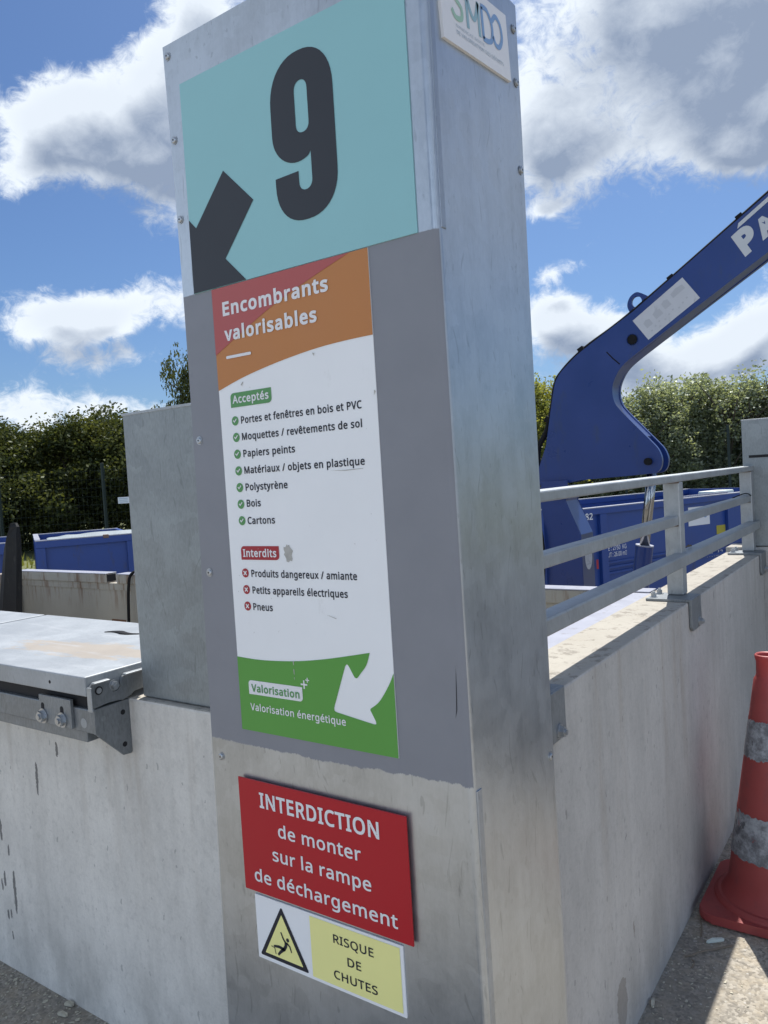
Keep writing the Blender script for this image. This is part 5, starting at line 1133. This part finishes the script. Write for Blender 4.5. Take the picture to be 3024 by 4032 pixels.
def dup(root, loc, rz, sc, label, group):
    r = root.copy(); link(r); r.location = loc; r.rotation_euler = (0, 0, rz); r.scale = (sc[0], sc[0], sc[1]); r['label'] = label; r['group'] = group
    for ch in list(root.children):
        c = ch.copy(); link(c); c.parent = r
    return r
def place(root, az, dist, rz, sc, label, group, first):
    loc = (CAM.x+math.sin(R(az))*dist, CAM.y+math.cos(R(az))*dist, -.05)
    if first:
        root.location = loc; root.rotation_euler = (0, 0, rz); root.scale = (sc[0], sc[0], sc[1]); root['label'] = label; root['group'] = group; return root
    return dup(root, loc, rz, sc, label, group)
GL, GR = 'dark trees behind the fence on the left', 'upright trees behind the fence on the right'
TA = make_tree(1, 3.4, 1.5, LEAF_D, '', 190, 120, size=(.032, .066))
TB = make_tree(2, 3.4, 1.3, LEAF_D, '', 170, 120, size=(.032, .066))
left = [(TA, -62.0, 23.0, 1.05, .98, 'dark bushy tree at the left edge of the photo, behind the fence'), (TB, -57.4, 23.5, 1.2, .97, 'dark rounded tree with gap of sky on its left'),
        (TA, -54.6, 24.2, 1.1, 1.08, 'dark tree with pointed top, tallest beside the grey plate'), (TB, -51.5, 23.2, 1.2, .98, 'dark tree partly hidden by the left grey plate'),
        (TB, -59.3, 27.5, 1.5, 1.0, 'dark tree set further back in the gap near the left edge'), (TA, -48.2, 23.5, .62, 1.52, 'tall tree whose top peeks above the grey plate beside the pillar'), (TA, -64.5, 25, 1.3, 1.1, 'dark tree cut off by the left edge of the photo')]
seen = set()
for i, (tr, az, ds, s1, s2, lb) in enumerate(left):
    place(tr, az, ds, i*1.3, (s1, s2), lb, GL, tr.name not in seen); seen.add(tr.name)
TC = make_tree(3, 4.0, 1.25, LEAF_G, '', 250, 80, upright=True, trunk_h=.3, size=(.034, .066))
TD = make_tree(4, 3.9, 1.15, LEAF_G, '', 240, 80, upright=True, trunk_h=.3, size=(.034, .066))
TE = make_tree(5, 3.8, 1.3, LEAF_Y, '', 140, 100, size=(.032, .062))
right = [(TE, -22.6, 22.0, .95, .98, 'yellowish green tree just right of the pillar'), (TD, -17.6, 22.4, .95, .74, 'low grey-green tree in the elbow of the crane arm'), (TC, -15.2, 22.5, .95, .82, 'upright grey-green tree right of the crane elbow'),
         (TD, -13.2, 23.5, 1.0, .88, 'tallest upright tree above the crane pin'), (TC, -11.2, 23.0, 1.0, .80, 'upright tree behind the pale fence post'), (TD, -9.2, 23.2, 1.0, .79, 'upright tree above the slotted plate'), (TC, -7.0, 23.0, 1.05, .77, 'upright tree at the right edge of the photo'),
         (TD, -20.4, 24.5, 1.1, .86, 'grey-green tree hidden behind the crane column'), (TC, -4.8, 23.5, 1.05, .76, 'upright tree just outside the right edge of the photo')]
for i, (tr, az, ds, s1, s2, lb) in enumerate(right):
    place(tr, az, ds, i*2.1+.4, (s1, s2), lb, GR, tr.name not in seen); seen.add(tr.name)
for i, az in enumerate((-45.6, -43.0, -40.2, -37.3, -34.2, -31.0, -27.6, -25.2)):
    place((TA, TB)[i % 2], az, 23.6+.9*math.sin(i*2.3), i*1.7+.9, (1.1+.12*math.sin(i*1.9), 1.0+.1*math.sin(i*2.7)), 'dark tree of the wood hidden behind the pillar', 'dark trees hidden behind the pillar', False)
# dense undergrowth behind the trees, one continuous mass
m = MB(); rnd = random.Random(9); verts, faces = [], []
for i in range(26000):
    az = rnd.uniform(-66, -3); ds = rnd.uniform(23.5, 27)
    z = -.1+rnd.random()*(1.35+.35*math.sin(az*.9)+.25*math.sin(az*2.3)); p = Vector((CAM.x+math.sin(R(az))*ds, CAM.y+math.cos(R(az))*ds, z))
    n_ = Vector((rnd.gauss(0, 1), rnd.gauss(0, 1), rnd.gauss(.3, 1))).normalized(); u = n_.orthogonal().normalized(); v = n_.cross(u); s_ = rnd.uniform(.06, .12)
    b = len(verts); verts += [p-u*s_, p+v*s_*.6, p+u*s_, p-v*s_*.6]; faces.append((b, b+1, b+2, b+3))
m.b.free(); me = bpy.data.meshes.new('undergrowth'); me.from_pydata(verts, [], faces)
tag(emit('undergrowth', me, LEAF_D), 'dark undergrowth filling the wood behind the trees', 'undergrowth', kind='stuff')

# ------------------------------------------------------------------ litter on the asphalt
rnd = random.Random(21)
def chip(m, x, y, s_, th=.25):
    a_ = rnd.uniform(0, 6.28); e = rnd.uniform(.25, .7); n = rnd.choice((4, 5, 5, 6))
    p = [(x+s_*(math.cos(k*6.283/n)*math.cos(a_)-e*math.sin(k*6.283/n)*math.sin(a_))*rnd.uniform(.7, 1.2), y+s_*(math.cos(k*6.283/n)*math.sin(a_)+e*math.sin(k*6.283/n)*math.cos(a_))*rnd.uniform(.7, 1.2)) for k in range(n)]
    h = s_*th*rnd.uniform(.6, 1.4); tl = rnd.uniform(-.3, .3)
    m.prism(p, lambda a, b: (a, b, .0008), lambda a, b: (a, b, .0008+h+abs(tl)*(a-x+s_)*.5))
m = MB()
for _ in range(900):
    if rnd.random() < .5: x, y = abs(rnd.gauss(0, .15))+.008, rnd.uniform(.5, 2.3)
    else: x, y = rnd.uniform(-1.9, -1.0), -abs(rnd.gauss(0, .09))-.006
    if CX-.21 < x < CX+.21 and CY-.21 < y < CY+.21: continue
    chip(m, x, y, rnd.uniform(.0015, .0055)*(1.9 if rnd.random() < .08 else 1))
tag(m.build('grit', WOODC), 'pale chips and grit scattered at the foot of the walls', 'grit', kind='stuff')
def splinter(name, x0, y0, x1, y1, w, mt, label, cat):
    d = Vector((x1-x0, y1-y0, 0)); L = d.length; d.normalize(); s_ = Vector((-d.y, d.x, 0)); m = MB()
    pr = [(0, -.2), (.08, -.9), (.5, -1), (.93, -.8), (1, .3), (.9, .9), (.4, 1), (.1, .7)]
    m.prism(pr, lambda a, b: Vector((x0, y0, .002))+d*L*a+s_*w*b, lambda a, b: Vector((x0, y0, .002+w*.9+.006*math.sin(a*3)))+d*L*a+s_*w*b)
    tag(m.build(name, mt, origin=(x0, y0, 0)), label, cat)
splinter('plastic_strip', .074, 1.148, .118, 1.187, .005, PLAS, 'pale green plastic strip lying in front of the cone base', 'litter')
def twig(pts, r, label):
    tag(MB().tube(smooth_line([(x, y, z) for x, y, z in pts], 5), r, 6).build('twig', paint('twig', (.20, .16, .12), .9, .3, 50), origin=pts[0], smooth=True), label, 'twig', 'twigs on the asphalt')
twig([(.039, 1.048, .004), (.075, 1.09, .008), (.105, 1.125, .006), (.143, 1.168, .004)], .0024, 'long thin twig crossing into the sunlit patch before the cone')
twig([(.033, 1.262, .004), (.046, 1.22, .007), (.055, 1.173, .004)], .0026, 'short twig standing between the wall foot and the cone base')
twig([(.057, 1.044, .004), (.068, 1.03, .006), (.066, 1.005, .004)], .0018, 'small curled twig in the shade before the plastic strip')
splinter('wood_splinter', .010, .823, .017, .787, .0045, WOODC, 'pale splinter beside the foot of the right wall', 'splinter')
splinter('wood_splinter', -1.392, -.052, -1.358, -.045, .005, WOODC, 'long pale splinter by the left wall, nearest the camera', 'splinter')
splinter('wood_splinter', -1.412, -.017, -1.382, -.010, .006, WOODC, 'broad pale splinter touching the foot of the left wall', 'splinter')
